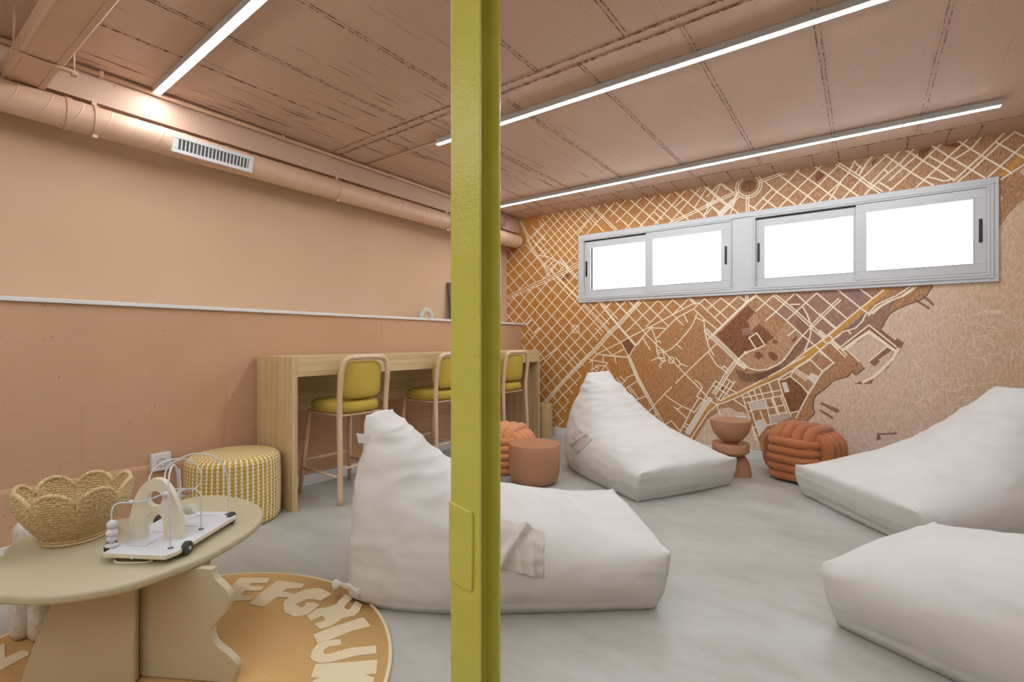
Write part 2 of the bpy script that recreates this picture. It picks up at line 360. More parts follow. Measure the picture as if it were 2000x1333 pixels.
# ---- mural wall: window opening and the printed street map
WX0, WX1, WZ0, WZ1 = -2.86, 0.823, 1.715, 2.472
def clip_half(poly, ax, lim, keep_less):
    out = []; n = len(poly)
    for i in range(n):
        p, q = poly[i], poly[(i+1) % n]
        ip = (p[ax] <= lim) if keep_less else (p[ax] >= lim); iq = (q[ax] <= lim) if keep_less else (q[ax] >= lim)
        if ip: out.append(p)
        if ip != iq:
            t_ = (lim-p[ax])/(q[ax]-p[ax]); out.append((p[0]+t_*(q[0]-p[0]), p[1]+t_*(q[1]-p[1])))
    return out
def wall_regions(poly):
    """the pieces of a convex or simple polygon on the mural wall that lie outside the window opening"""
    base = clip_half(clip_half(clip_half(clip_half(poly, 0, XU, False), 0, XR, True), 1, 0.0, False), 1, ZC, True) if poly else []
    up_left = None
    res = []
    if len(base) < 3: return res
    for f in (lambda p: clip_half(p, 0, WX0, True), lambda p: clip_half(p, 0, WX1, False),
              lambda p: clip_half(clip_half(clip_half(p, 0, WX0, False), 0, WX1, True), 1, WZ1, False),
              lambda p: clip_half(clip_half(clip_half(p, 0, WX0, False), 0, WX1, True), 1, WZ0, True)):
        q = f(base)
        if len(q) >= 3: res.append(q)
    return res
CROP = {'A': (980, 420, 6.667), 'B': (980, 590, 6.667), 'C': (1180, 570, 6.667), 'D': (1200, 700, 8.333), 'E': (1400, 560, 8.333),
        'F': (1380, 700, 8.333), 'G': (1600, 550, 6.667), 'H': (1000, 330, 4.762), 'I': (1380, 300, 6.25), 'J': (1680, 250, 6.25), 'Z': (0, 0, 1)}
def wp(c, x, y):
    ox, oy, s = CROP[c]; return at_back(ox+x/s, oy+y/s)
def parse(txt):
    for ln in txt.strip().splitlines():
        ln = ln.split('#')[0].strip()
        if not ln: continue
        a_ = ln.split(); c, kind = a_[0], a_[1]
        yield c, kind, [wp(c, *map(float, p.split(','))) for p in a_[2:]]
POLYS = """
J lightland 60,380 560,270 560,560 60,800
G lightland 0,130 640,100 640,420 0,820
E mauve 900,430 1280,120 2000,60 2000,640 1420,1060 1150,1080 1260,960 1400,800
G mauve 0,120 560,100 850,110 550,345 0,790
G mauve 180,760 600,450 640,420 1000,200 870,500 810,620 650,570 260,870
E lightland 340,1190 640,1030 930,830 1140,560 1400,800 1260,960 1150,1120 1030,1250 850,1333 500,1333
F lightland 500,30 900,-130 1280,0 1150,110 1000,180 850,200 700,170 560,90
E park 0,790 500,310 640,430 700,600 930,830 780,950 640,1030 470,1080 340,1180
E mauve 400,690 560,660 600,770 430,800
E lightland 500,560 620,420 720,580 560,720
E park 620,1070 700,1060 770,1130 680,1190 610,1140
E park 830,1080 900,1060 990,1130 990,1190 940,1210 860,1160
E park 1210,880 1300,800 1320,830 1240,920
E park 900,900 940,860 1000,890 980,930 920,930
E mole 1280,450 1540,650 1500,900 1350,1080 1180,1230 1000,1300 1270,990 1400,800 1300,680
E mole 1150,250 1290,150 1400,220 1300,370
E mole 1310,400 1390,330 1480,560 1440,540
F mole 760,240 900,250 1100,170 1280,20 1420,-60 1480,0 1300,130 1000,310 840,370
G purple 360,130 640,100 500,230 440,190
G purple 350,630 610,400 600,450 500,560 400,640
C park 230,660 330,600 405,700 330,830 270,770
A park 760,800 850,750 890,760 860,850 790,860
F park 1200,380 1340,310 1540,450 1640,600 1510,850 1350,885
F pale 1220,400 1300,385 1352,550 1270,562
F pale 1700,240 1830,290 1680,580 1640,560 1740,420 1640,330 1665,290
F road 0,880 0,790 90,720 240,700 380,620 500,570 680,480 1200,200 1580,-30 1700,-60 1640,20 1330,190 1150,290 860,450 560,590 240,730 110,750 30,880
D road 1205,1285 1500,880 1500,760 1240,1150 1180,1260
E road 1250,1333 1160,1333 1450,1060 1750,850 2000,650 2000,740 1820,900 1500,1180
G road 0,890 0,790 560,340 850,105 940,95 620,370 200,700
J road 1690,590 1990,290 2100,200 2100,300 1760,590
G sea 1480,50 1390,195 1280,260 1130,310 950,400 870,500 810,620 650,680 380,890 530,1050 590,1130 480,1215 430,1175 370,1240 200,1290 100,1380 -50,1500 -80,1640 -70,1730 -250,1890 -350,2100 -450,2700 -450,4000 6000,4000 6000,-1400 2667,-1061 2560,-975 2433,-830 2353,-713 2300,-600 2270,-300
F sea -190,1333 20,1000 40,980 200,880 215,830 360,800 500,870 620,880 690,960 850,1333 950,1800 -450,1800
G mole 640,560 810,630 990,770 1020,740 1105,800 1040,930 900,1120 690,1300 690,1333 450,1340 560,1290 700,1230 870,1080 950,950 960,920 900,880 650,680 380,890 300,850
G mole 640,1040 880,860 950,900 770,1020 790,1045 720,1110
G mole 1330,185 1395,195 1505,300 1480,325
G mole 1235,215 1270,235 1450,345 1425,367 1250,255
Z mole 1601,789 1604,786 1639,800 1639,806 1633,807
Z mole 1600,803 1603,800 1629,816 1626,820
Z mole 1713,847 1751,845 1752,849 1718,850 1722,858 1712,862
J sea 1930,540 2000,480 2100,440 2100,620 2000,590
J sea 1715,830 1745,850 1730,890 1712,890
I park 1320,270 1370,210 1450,260 1350,350
J park 740,260 880,225 780,370 690,340
J park 990,210 1210,180 1230,200 1150,250
J park 130,430 200,370 210,380 150,460
D park 1640,430 1670,390 1740,430 1700,480
D park 1720,500 1760,450 1830,500 1780,550
B park 240,640 240,600 300,600
"""
LINES = """
A t 80,1085 400,930 570,855 870,715 990,650
A 2 230,50 330,260 345,340 400,440 540,640 615,790
A 1 500,530 600,545 750,620 870,700
A 1 680,600 600,680 700,790
A 1 730,620 610,780
A 2 770,590 870,710 990,830
A 1 640,690 700,800
A 3 720,810 990,1080
B 2 1060,30 1245,215 1410,400
B 1 1410,400 1560,540 1650,700
B 2 1655,705 1780,1000 1960,1333
D 2 240,0 380,350 540,620 800,1080 880,1220
C 3 0,215 180,435 410,700
C 3 -90,100 0,215
B 4 570,1310 800,1040 1110,720 1200,640 1290,540 1410,400 1520,300 1720,80 1800,0
B 1 1240,680 1540,530 1650,470 1960,310
B 1 1230,680 1630,720 1660,700 1740,570 1840,450 1960,330
B 1 1440,695 1600,610
B 1 1470,720 1490,800
B 1 1180,760 1380,795 1280,920
B 1 1200,640 1240,680 1140,790
B 1 1140,740 1180,770 1180,920
B 1 1320,700 1320,790
B 1 1160,890 1250,830 1340,830
B 1 1190,870 1240,900 1260,860 1220,830
B 1 1360,840 1440,960 1510,1090 1720,1280
B 1 1500,990 1700,1260
B 1 1545,970 1600,1030
B 1 1520,1090 1600,1040 1640,980 1720,950
B 1 1580,1150 1770,1030
B 1 1670,1110 1780,1260
B 1 1720,1280 1800,1260 1880,1230
B 1 1380,970 1430,940
B 1 1640,1120 1700,1190
B 1 1840,470 1930,620
B 1 1430,420 1560,545
B 1 1290,540 1440,695
B 1 1220,350 1300,430
B 1 840,660 1020,860
B 1 915,310 1000,310 1005,400 920,400 915,310
B 1 925,395 990,320
B 1 500,770 650,660 710,610
B 1 340,400 410,480
B 3 330,290 390,230
B 3 430,400 490,340
C 1 160,140 500,495 540,550 690,700 790,790 870,880 1050,1070 1200,1220 1310,1333
C 1 330,130 590,395
C 1 510,130 830,440
C 1 710,120 895,300 1030,435
C 1 895,110 1020,215
C 1 1100,90 1185,165
C 1 1125,90 1200,150
C 1 1240,150 1540,435
C 1 1310,95 1610,360
C 1 1525,85 1735,250
C 1 1760,60 1850,140
C 1 1165,225 1305,360 1480,500
C 1 0,420 270,140
C 1 0,215 95,140
C 1 290,520 690,125
C 1 545,460 885,115
C 1 900,290 1085,110
C 1 335,590 600,460 895,300 1170,150 1240,150 1310,95
C 1 670,620 950,340 1165,225 1240,150
C 1 1340,235 1520,85
C 1 1450,330 1740,65
C 3 1410,570 1860,140 1980,50
C 4 1320,500 1410,590 1570,730 1730,890 1840,985
C 1 1845,50 1845,150
C 1 1870,50 1870,140
C 1 600,470 790,480
C 1 620,480 680,640 680,720 700,820 750,905
C 1 500,600 600,755
C 1 410,700 440,690 500,600 600,480
C 1 0,830 300,860 325,835 410,700
C 1 1205,290 1170,400 1090,520 950,680 880,740 790,790
C 1 1200,340 1300,385
C 1 1300,365 1310,500 1360,720 1430,830
C 1 1360,790 1460,950 1600,1055
C 1 930,1195 1200,930 1470,675
C 1 1340,630 1410,570
C 1 690,770 770,760
C 1 705,810 780,770
C 1 770,780 790,900 750,905
C 1 720,860 780,870
C 1 910,890 900,860 875,852 850,865 840,895 855,925 885,928 908,912 910,890
C 1 620,900 700,860 750,880
C 1 735,995 720,950 800,900
C 1 930,860 1000,940 1080,975
C 1 1000,940 970,970
C 1 950,690 1010,745
C 1 1040,300 1085,395
C 1 670,660 720,640 740,670
C 1 790,1330 880,1245
C 1 1185,1160 1240,1190 1280,1250 1220,1333
C 4 1730,890 1600,1070 1530,1190 1430,1333
C 1 1730,890 1840,795 1990,740
C 1 1540,990 1560,965 1630,1030
D 1 540,890 820,580 930,475
D 1 820,590 900,660 1080,770 1250,850 1300,885 1450,690
D 1 970,790 1180,980
D 1 1080,800 1020,835
D 1 1070,1210 1250,850 1380,650
D 1 1340,625 1500,700
D 1 1340,620 1430,480
D 1 830,1080 930,1020 1080,1200
D 1 1450,690 1500,600 1650,370 1740,430 2000,570
D 1 1620,450 1720,510 1880,620
D 1 1650,640 1740,700
D 1 1680,690 1870,390
D 1 1740,690 1960,380
D 1 1830,340 1930,400
D 1 630,970 690,900
D 1 1120,1100 1200,1150
D 1 1150,1060 1240,1110
D 5 1190,1220 1480,750 1560,660
D 1 1250,1300 1530,880 1660,770 1700,765
D 1 1290,390 1480,600 1540,660
D 1 1670,770 1720,920
F 1 80,700 150,750 240,740 400,680 580,600 860,460 1180,330 1400,200 1700,20
F 1 240,690 380,610 480,570 650,490 1200,200 1600,-30
F 1 1160,345 1270,340 1360,290 1440,180
F 1 1360,290 1540,440 1660,580
F 1 1690,30 1890,220 1660,580 1510,860 1460,970
F 1 1890,220 2000,140 
F 1 1510,860 1370,890
F 1 580,600 650,830 700,970 850,1400
F 1 740,1100 800,1333
F 1 1170,350 1240,600 1370,930
F 1 680,550 740,690
F 1 770,510 830,690
F 1 860,470 930,660
F 1 1015,400 1100,640
F 1 610,640 1200,520
F 1 650,725 1240,610
F 1 690,865 770,840 1090,800
F 1 1140,790 1240,765
F 1 690,730 860,1260
F 1 960,690 1050,1080
F 3 1070,660 1170,910
F 1 1210,620 1310,890
F 1 870,860 960,1090
F 1 830,1020 940,1000
F 1 1010,940 1150,915
F 1 1170,905 1310,880
F 1 430,660 640,810
F 1 970,1105 1060,1075 1150,1060
F 1 770,1130 840,1110
F 1 810,1265 870,1250
F h 700,730 960,690 990,810 740,850
F h 800,1040 940,1000 990,1100 870,1250
F h 1020,960 1350,890 1380,950 1060,1090
F g 1480,180 1660,290 1610,370 1440,240
F 1 500,30 560,90 700,170 850,200 1000,180 1150,110 1280,10
F 3 490,80 620,160
E 1 340,1210 450,1310
E 1 850,1333 1030,1250 1150,1120 1260,960 1400,800 1540,650
E 2 1540,650 1900,300 2000,210
E 1 640,1020 780,950 650,755 525,835 640,1020 470,1080 340,1200
E o 470,1080
E o 1810,865
E 1 640,150 960,410 1140,560 1400,800 1620,980 1900,1240 1780,1333
E 2 940,140 1280,410 1540,650 1750,840
E 1 1290,120 1700,490 1920,680
E 1 1630,110 1870,310 2000,420
E 1 800,550 960,410 1260,120
E 1 640,400 930,140
E 1 1140,550 1280,420 1620,110
E 1 1160,800 1270,710
E 1 1395,330 1470,450 1540,640 1520,800 1490,900 1430,1050 1530,1000
E 1 1200,290 1350,290
E 1 1100,1333 1450,1060 1750,850 2000,640
E 1 1270,1333 1500,1190 1830,910 2000,790
E 1 1530,1200 1660,1333
E 2 1870,890 2000,1000
G 1 0,180 160,315 370,490
G 1 0,420 210,600
G 1 250,115 340,190 540,350 630,410
G 1 540,105 690,215
G 2 0,650 80,720
G 1 0,790 550,340 840,110
G 1 0,900 180,760 300,660 470,610 560,520 610,420
G 1 640,420 740,310 880,240 1000,190 1140,100 1180,70
G 1 640,445 760,340 900,260 1060,200 1190,110 1220,80
G 1 700,420 800,330 960,240 1100,190 1260,80
G 1 260,870 650,570 1000,850
G 3 310,890 470,775 650,655 990,910
G 1 520,1040 360,890 480,790
G 1 650,1040 880,850
G 3 1030,880 950,1010 820,1150 700,1250 570,1310
G 2 160,790 350,970
G 1 380,650 410,680
G 1 0,910 190,1060 40,1170 0,1240
I 1 0,410 180,560 390,730
I 1 190,370 330,480
I 1 0,590 160,740
I 1 720,350 860,470 1080,625
I 1 880,260 1110,430 1330,590
I 1 1085,205 1240,310 1370,400 1580,555
I 1 1330,165 1490,270 1630,370 1850,520
I 2 1600,125 1890,310 2000,400
I 1 680,540 850,665
I 1 520,630 610,690
I 1 0,530 70,460 170,365
I 1 0,740 60,670
I 1 580,660 800,430
I 1 650,690 860,470 990,350 1130,200
I 1 890,655 1110,430 1240,310 1400,150
I 1 1140,620 1230,520 1370,390 1490,260 1640,120
I 1 1380,580 1620,360 1740,230 1810,90
I 1 1500,565 1640,350
I 1 1660,550 1750,460 1890,310 2000,210
I 1 1940,500 2000,430
I 1 1860,270 2000,60
I 1 1800,100 1900,190
I 1 1820,230 1880,150
I r 515,400
I 2 0,630 370,475
I 5 160,750 330,580
I 3 330,580 380,480
I 2 640,350 950,235
I 1 488,530 488,710
I 1 516,530 516,710
I 1 290,740 350,580 400,530
J 2 0,620 150,720 260,790
J 1 280,320 450,430 610,540 780,640 890,700
J 1 560,275 770,405 930,500 1150,640
J 1 870,215 1080,350 1320,490 1520,610
J 1 1200,165 1350,260 1530,370 1710,470 1850,555
J 1 1650,170 1880,300 2100,420
J 1 1890,50 2100,160
J 1 850,350 1160,520
J 1 240,670 370,750
J 1 60,810 150,720 350,545 480,440 650,260
J 1 30,610 350,310
J 1 0,540 100,400 150,350
J 1 130,680 380,410 480,290
J 1 300,510 340,550
J 1 360,640 540,470 700,330
J 1 360,770 620,540 770,400 930,250 990,200
J 1 690,720 820,600 930,500 1080,350 1240,210 1310,140
J 1 830,600 920,620 1020,650 1110,630
J 1 1140,650 1310,490 1500,320 1650,170 1760,60
J 1 1190,660 1370,510 1530,360 1700,200 1890,50
J 1 1150,380 1350,260 1480,110
J 1 1560,600 1710,470 1880,310 2100,120
J 1 1720,630 1840,550 2000,450 2100,370
H 1 640,370 850,580
H 2 740,350 970,570
H 1 860,330 1100,550
H 1 970,315 1220,535
H 1 1100,290 1360,510
H 1 1230,260 1500,490
H 1 1370,235 1640,475
H 1 1510,210 1800,450
H 1 1650,185 1950,420
H 1 1790,165 2000,350
H 1 1940,140 2000,190
H 1 700,600 950,320
H 1 620,600 820,340
H 1 840,440 930,350
H 1 920,440 1060,290
H 1 970,500 1200,275
H 1 1060,560 1330,255
H 1 1190,540 1470,235
H 1 1330,515 1610,205
H 1 1470,500 1750,180
H 2 1490,500 1700,400 1990,260
H 1 1700,360 1820,165
H 1 1780,450 1940,145
H 1 1320,400 1400,470
H 1 1370,330 1440,390
H 1 1520,350 1600,280
"""
def mural():
    bm = bmesh.new(); names = ['land', 'sea', 'park', 'mauve', 'lightland', 'purple', 'mole', 'road', 'line', 'pale', 'dline', 'sline', 'wall_low']
    lay = [0]
    def put(poly, key, dy):
        lay[0] += 1; dy += (lay[0] % 160)*5e-6
        for piece in wall_regions(poly):
            tri = geometry.tessellate_polygon([[Vector((p[0], p[1], 0)) for p in piece]])
            vv = [bm.verts.new((p[0], YB-dy, p[1])) for p in piece]
            for t_ in tri:
                try: f = bm.faces.new([vv[i] for i in t_]); f.material_index = names.index(key)
                except ValueError: pass
    # base sheet with the window hole, and the reveal around it
    for (x0, x1, z0, z1) in ((XU, WX0, 0, ZC), (WX1, XR, 0, ZC), (WX0, WX1, 0, WZ0), (WX0, WX1, WZ1, ZC)):
        bm.faces.new([bm.verts.new(p) for p in ((x0, YB, z0), (x1, YB, z0), (x1, YB, z1), (x0, YB, z1))]).material_index = 0
    for (a_, b_) in (((WX0, WZ0), (WX1, WZ0)), ((WX1, WZ0), (WX1, WZ1)), ((WX1, WZ1), (WX0, WZ1)), ((WX0, WZ1), (WX0, WZ0))):
        bm.faces.new([bm.verts.new(p) for p in ((a_[0], YB, a_[1]), (b_[0], YB, b_[1]), (b_[0], YB+0.3, b_[1]), (a_[0], YB+0.3, a_[1]))]).material_index = 12
    dy = 0.0004
    for c, kind, pts in parse(POLYS):
        put(pts, kind, dy); dy += 0.00003
    def seg(p, q, wd, key='line', dy=0.0022):
        dx, dz = q[0]-p[0], q[1]-p[1]; L = math.hypot(dx, dz)
        if L < 1e-5: return
        ex, ez = dx/L*wd*0.4, dz/L*wd*0.4; nx, nz = -dz/L*wd/2, dx/L*wd/2
        put([(p[0]-ex+nx, p[1]-ez+nz), (p[0]-ex-nx, p[1]-ez-nz), (q[0]+ex-nx, q[1]+ez-nz), (q[0]+ex+nx, q[1]+ez+nz)], key, dy)
    def poly(pts, wd, key='line', off=0, dy=0.0022):
        if off:
            q = []
            for i, p in enumerate(pts):
                a_ = pts[max(0, i-1)]; b_ = pts[min(len(pts)-1, i+1)]; dx, dz = b_[0]-a_[0], b_[1]-a_[1]; L = math.hypot(dx, dz)
                q.append((p[0]-dz/L*off, p[1]+dx/L*off))
            pts = q
        for a_, b_ in zip(pts, pts[1:]): seg(a_, b_, wd, key, dy)
    def circle(c, r, wd, key='line', dy=0.0023, n_=28):
        poly([(c[0]+r*math.cos(2*PI*i/n_), c[1]+r*math.sin(2*PI*i/n_)) for i in range(n_+1)], wd, key, dy=dy)
    W1 = 0.0125
    for c, kind, pts in parse(LINES):
        if kind == '1': poly(pts, W1)
        elif kind == '2': poly(pts, 0.0115, off=0.011); poly(pts, 0.0115, off=-0.011)
        elif kind == '3': poly(pts, 0.026)
        elif kind == '4': poly(pts, 0.014, off=0.017); poly(pts, 0.014, off=-0.017); poly(pts, 0.007)
        elif kind == '5': poly(pts, 0.038, 'pale', dy=0.0021); poly(pts, 0.009, off=0.024); poly(pts, 0.009, off=-0.024)
        elif kind == 't': [poly(pts, 0.010, off=o_) for o_ in (-0.028, 0, 0.028)]
        elif kind == 'h':
            a_, b_, c_, d_ = pts
            for i in range(15):
                t_ = i/14; p = (a_[0]+(b_[0]-a_[0])*t_, a_[1]+(b_[1]-a_[1])*t_); q = (d_[0]+(c_[0]-d_[0])*t_, d_[1]+(c_[1]-d_[1])*t_); seg(p, q, 0.008, 'pale')
        elif kind == 'g':
            a_, b_, c_, d_ = pts
            for i in range(9):
                t_ = i/8; p = (a_[0]+(b_[0]-a_[0])*t_, a_[1]+(b_[1]-a_[1])*t_); q = (d_[0]+(c_[0]-d_[0])*t_, d_[1]+(c_[1]-d_[1])*t_)
                m_ = ((p[0]+q[0])/2, (p[1]+q[1])/2); k = lambda s, e: ((s[0]*0.85+e[0]*0.15), (s[1]*0.85+e[1]*0.15)); seg(p, k(m_, p), 0.009); seg(k(m_, q), q, 0.009)
        elif kind == 'o': circle(pts[0], 0.012 if pts[0][0] < -0.4 else 0.035, 0.011)
        elif kind == 'r':
            p = pts[0]; put([(p[0]+0.07*math.cos(2*PI*i/24), p[1]+0.062*math.sin(2*PI*i/24)) for i in range(24)], 'park', 0.002)
            circle(p, 0.098, 0.011); circle(p, 0.122, 0.011)
    # street lattices, fitted to the crossings read off the photograph
    def lattice(nodes, region, crop, rng, wd=W1):
        import numpy as np
        A_ = []; Bx = []; Bz = []
        for (x, y, i, j) in nodes:
            q = wp(crop, x, y); A_.append([1, i, j]); Bx.append(q[0]); Bz.append(q[1])
        sx = np.linalg.lstsq(np.array(A_, float), np.array(Bx), rcond=None)[0]; sz = np.linalg.lstsq(np.array(A_, float), np.array(Bz), rcond=None)[0]
        N = lambda i, j: (sx[0]+sx[1]*i+sx[2]*j, sz[0]+sz[1]*i+sz[2]*j)
        def inside(p):
            r = False; n_ = len(region)
            for k in range(n_):
                a_, b_ = region[k], region[(k+1) % n_]
                if (a_[1] > p[1]) != (b_[1] > p[1]) and p[0] < (b_[0]-a_[0])*(p[1]-a_[1])/(b_[1]-a_[1])+a_[0]: r = not r
            return r
        S = 6
        for fam in (0, 1):
            for i in range(rng[0], rng[1]):
                run = None
                for j in range(rng[0]*S, rng[1]*S+1):
                    p = N(i, j/S) if fam == 0 else N(j/S, i); ok = inside(p)
                    if ok and run is None: run = p
                    if ok: last = p
                    if (not ok or j == rng[1]*S) and run is not None:
                        seg(run, last, wd, dy=0.00215); run = None
    n1 = [(360,520,0,0),(435,600,1,0),(430,435,0,1),(505,345,0,2),(505,515,1,1),(575,435,1,2),(650,355,1,3),(650,180,0,4),(585,95,-1,4),(800,180,1,5),(875,265,2,5),(800,350,2,4),(720,430,2,3),
          (875,440,3,4),(960,525,4,4),(1040,440,4,5),(1110,350,4,6),(1035,255,3,6),(960,180,2,6),(1195,440,5,6),(1280,525,6,6),(1040,615,5,4),(875,615,4,3),(800,705,4,2),(1110,690,6,4),(960,700,5,3)]
    reg1 = [at_back(*p) for p in ((985,586),(1129,519),(1131,592),(1268,585),(1188,636),(1150,700),(1140,725),(1110,790),(1095,846),(1060,846),(1000,846),(1000,640),(985,640))]
    lattice(n1, reg1, 'B', (-30, 30))
    n2 = [(155,545,0,0),(235,640,1,0),(300,480,0,2),(380,590,1,2),(450,680,2,2),(230,455,0,1),(310,560,1,1)]
    n2 = [(80+150*j/1.0*0.5+78*i, 610-78*j+92*i, i, j) for i in range(4) for j in range(4)]
    reg2 = [at_back(*p) for p in ((985,470),(1030,478),(1035,440),(1062,420),(1072,540),(1070,542),(985,582))]
    lattice(n2, reg2, 'A', (-14, 14), 0.011)
    n3 = [(640+62*i+50*j, 300+72*i-52*j, i, j) for i in range(4) for j in range(4)]
    reg3 = [at_back(*p) for p in ((1036,462),(1062,418),(1090,412),(1140,404),(1175,430),(1128,462),(1128,512),(1100,528),(1074,536),(1056,500))]
    lattice(n3, reg3, 'A', (-22, 22), 0.010)
    n4 = [(940+88*i+88*j, 90+95*i-95*j, i, j) for i in range(4) for j in range(4)]
    # railway sidings: fine brown arcs
    for k in range(8):
        poly([wp('F', 470+8*k, 175+22*k), wp('F', 640, 250+18*k), wp('F', 800, 262+16*k), wp('F', 1000, 215+15*k), wp('F', 1180, 130+14*k)][:5 if k < 5 else 4], 0.005, 'dline', dy=0.0019)
    # shore outline and faint drawing of currents on the sea
    for txt, wd in (('G 1 1475,60 1390,195 1280,260 1130,310 950,400 870,500 810,620', .009), ('G 1 590,1130 480,1215 430,1175 370,1240 200,1290 100,1380 -50,1500 -80,1640 -70,1730 -250,1890', .010)):
        for c, kind, pts in parse(txt): poly([tuple(q)[:2] for q in smooth_pts([(p[0], p[1], 0) for p in pts])], wd, 'dline', dy=0.0019)
    r2 = random.Random(3)
    for k in range(150):
        u = r2.uniform(1640, 2000); v = r2.uniform(600, 860); x, z = at_back(u, v)
        if x < 0.62 and z > 1.0: continue
        a_ = r2.uniform(0, 6.28); pts = [(x, z)]
        for s in range(4): a_ += r2.uniform(-0.9, 0.9); x += 0.028*math.cos(a_); z += 0.028*math.sin(a_); pts.append((x, z))
        if min(p[0] for p in pts) > 0.3: poly(pts, 0.0035, 'sline', dy=0.0018)
    bmesh.ops.recalc_face_normals(bm, faces=bm.faces)
    o = done('wall_back', bm, [M[k] for k in names], smooth=False); return o
tag(mural(), kind='structure')
def wall_back_core():
    bm = bmesh.new()
    for (x0, x1, z0, z1) in ((XU-0.3, WX0, 0, ZC), (WX1, XR+0.2, 0, ZC), (WX0, WX1, 0, WZ0), (WX0, WX1, WZ1, ZC)):
        box(bm, (x0, YB+0.002, z0), (x1, YB+0.3, z1))
    return done('wall_outside', bm, M['wall'], smooth=False)
tag(wall_back_core(), kind='structure')
# ---- windows
def ring(bm, x0, x1, z0, z1, wd, y0, y1, mi=0):
    box(bm, (x0, y0, z0), (x1, y1, z0+wd), mi); box(bm, (x0, y0, z1-wd), (x1, y1, z1), mi)
    box(bm, (x0, y0, z0+wd), (x0+wd, y1, z1-wd), mi); box(bm, (x1-wd, y0, z0+wd), (x1, y1, z1-wd), mi)
bm = bmesh.new()
ring(bm, -2.90, 0.863, 1.675, 2.512, 0.052, YB-0.020, YB+0.0015); box(bm, (-1.118, YB-0.016, 1.727), (-0.918, YB+0.05, 2.460))
ring(bm, -2.87, 0.833, 1.705, 2.482, 0.022, YB-0.027, YB-0.019)
tag(done('trim_2', bm, M['alu'], bevel=0.003, seg=2, smooth=True), kind='structure')
def window(idx, x0, x1, split):
    t = empty('window_%d' % idx, (x0, YB, 1.727), kind='structure')
    X = lambda x: x-x0; z0, z1 = 0.0, 2.46-1.727
    bm = bmesh.new(); ring(bm, 0, X(x1), z0, z1, 0.022, -0.024, 0.07); ring(bm, 0.0, X(x1), z0, z1, 0.008, -0.030, -0.024)
    done('window_frame', bm, M['alu'], t, bevel=0.002, seg=2)
    bm = bmesh.new(); box(bm, (0.022, 0.03, z1-0.05), (X(x1)-0.022, 0.06, z1-0.022)); done('track', bm, M['alu_dark'], t, smooth=False)
    for (a_, b_, y0, nm) in ((x0+0.022, split+0.03, 0.012, 0), (split-0.03, x1-0.022, -0.022, 1)):
        lo, hi = z0+0.024, z1-(0.034 if nm == 0 else 0.026)
        bm = bmesh.new(); ring(bm, X(a_), X(b_), lo, hi, 0.076, y0, y0+0.030); ring(bm, X(a_)+0.072, X(b_)-0.072, lo+0.072, hi-0.072, 0.008, y0-0.003, y0+0.012)
        s = done('sash', bm, M['alu'], t, bevel=0.003, seg=2)
        boxo('pane', (X(a_)+0.076, y0+0.013, lo+0.076), (X(b_)-0.076, y0+0.019, hi-0.076), M['glass'], s)
        hx = (X(a_)+0.024) if nm == 0 else (X(b_)-0.034)
        bm = bmesh.new(); box(bm, (hx-0.011, y0-0.006, 0.27), (hx+0.011, y0, 0.46))
        h = done('handle', bm, M['black'], s, bevel=0.008, seg=3); tag(h, 'black recessed finger pull')
    return t
window(1, -2.846, -1.118, -2.0); window(2, -0.918, 0.811, -0.04)
# ---------------------------------------------------------------- ceiling lamps (LED profiles)
def led(name_label, x0, x1, y0, y1=None, joint=None, z=2.815):
    y1 = y0 if y1 is None else y1
    L = math.hypot(x1-x0, y1-y0); t = empty('led_strip_light', (x0, y0, z), math.atan2(y1-y0, x1-x0), name_label, 'ceiling light', 'linear ceiling lights')
    bm = bmesh.new(); box(bm, (0, -0.024, 0.006), (L, 0.024, ZC-z-0.0008)); box(bm, (0, -0.024, 0.0), (L, -0.0120, 0.006)); box(bm, (0, 0.0120, 0.0), (L, 0.024, 0.006))
    box(bm, (-0.003, -0.024, 0), (0, 0.024, ZC-z-0.0008)); box(bm, (L, -0.024, 0), (L+0.003, 0.024, ZC-z-0.0008))
    done('housing', bm, M['alu'], t, smooth=False)
    js = [0]+([joint] if joint else [])+[L]
    for a_, b_ in zip(js, js[1:]):
        boxo('diffuser', (a_+0.002, -0.0115, -0.004), (b_-0.002, 0.0115, 0.0055), M['led'], t)
    return t
led('short bright white linear light reaching the left wall duct, above the round table', -3.745, -1.35, 1.229, 1.14)
led('bright white linear light crossing the middle of the ceiling behind the yellow post', -2.85, 1.9, 2.90, joint=2.80)
led('slim white linear light running along the ceiling closest to the windows', -3.62, 0.752, 4.682)
led('added unseen linear light over the near end of the room, behind the camera', -3.2, 1.9, -0.75)  # added lamp out of view, lights the room from behind the camera
led('added unseen linear light nearest the front wall, behind the camera', -3.2, 1.9, -2.4)  # second added lamp, unseen, for more light from the rear; front wall is solid
tag(tubeo('cable_conduit', [(-3.80, 2.905, 2.845), (-2.86, 2.905, 2.845)], 0.008, M['duct'], sides=8), 'thin ceiling conduit feeding the middle linear light', 'conduit')
# ---- conduit along the beam
t = empty('wall_conduit', (-3.785, 0.2, 2.828), 0, 'painted conduit pipe clipped along the top of the left beam', 'pipe')
tubeo('pipe', [(0, 0, 0), (0, 5.2, 0)], 0.015, M['duct'], t, 10)
for y in (0.75, 1.9, 3.0, 4.0): boxo('clip', (-0.024, y-0.012, -0.019), (0.018, y+0.012, 0.019), M['duct'], t, 0.004)
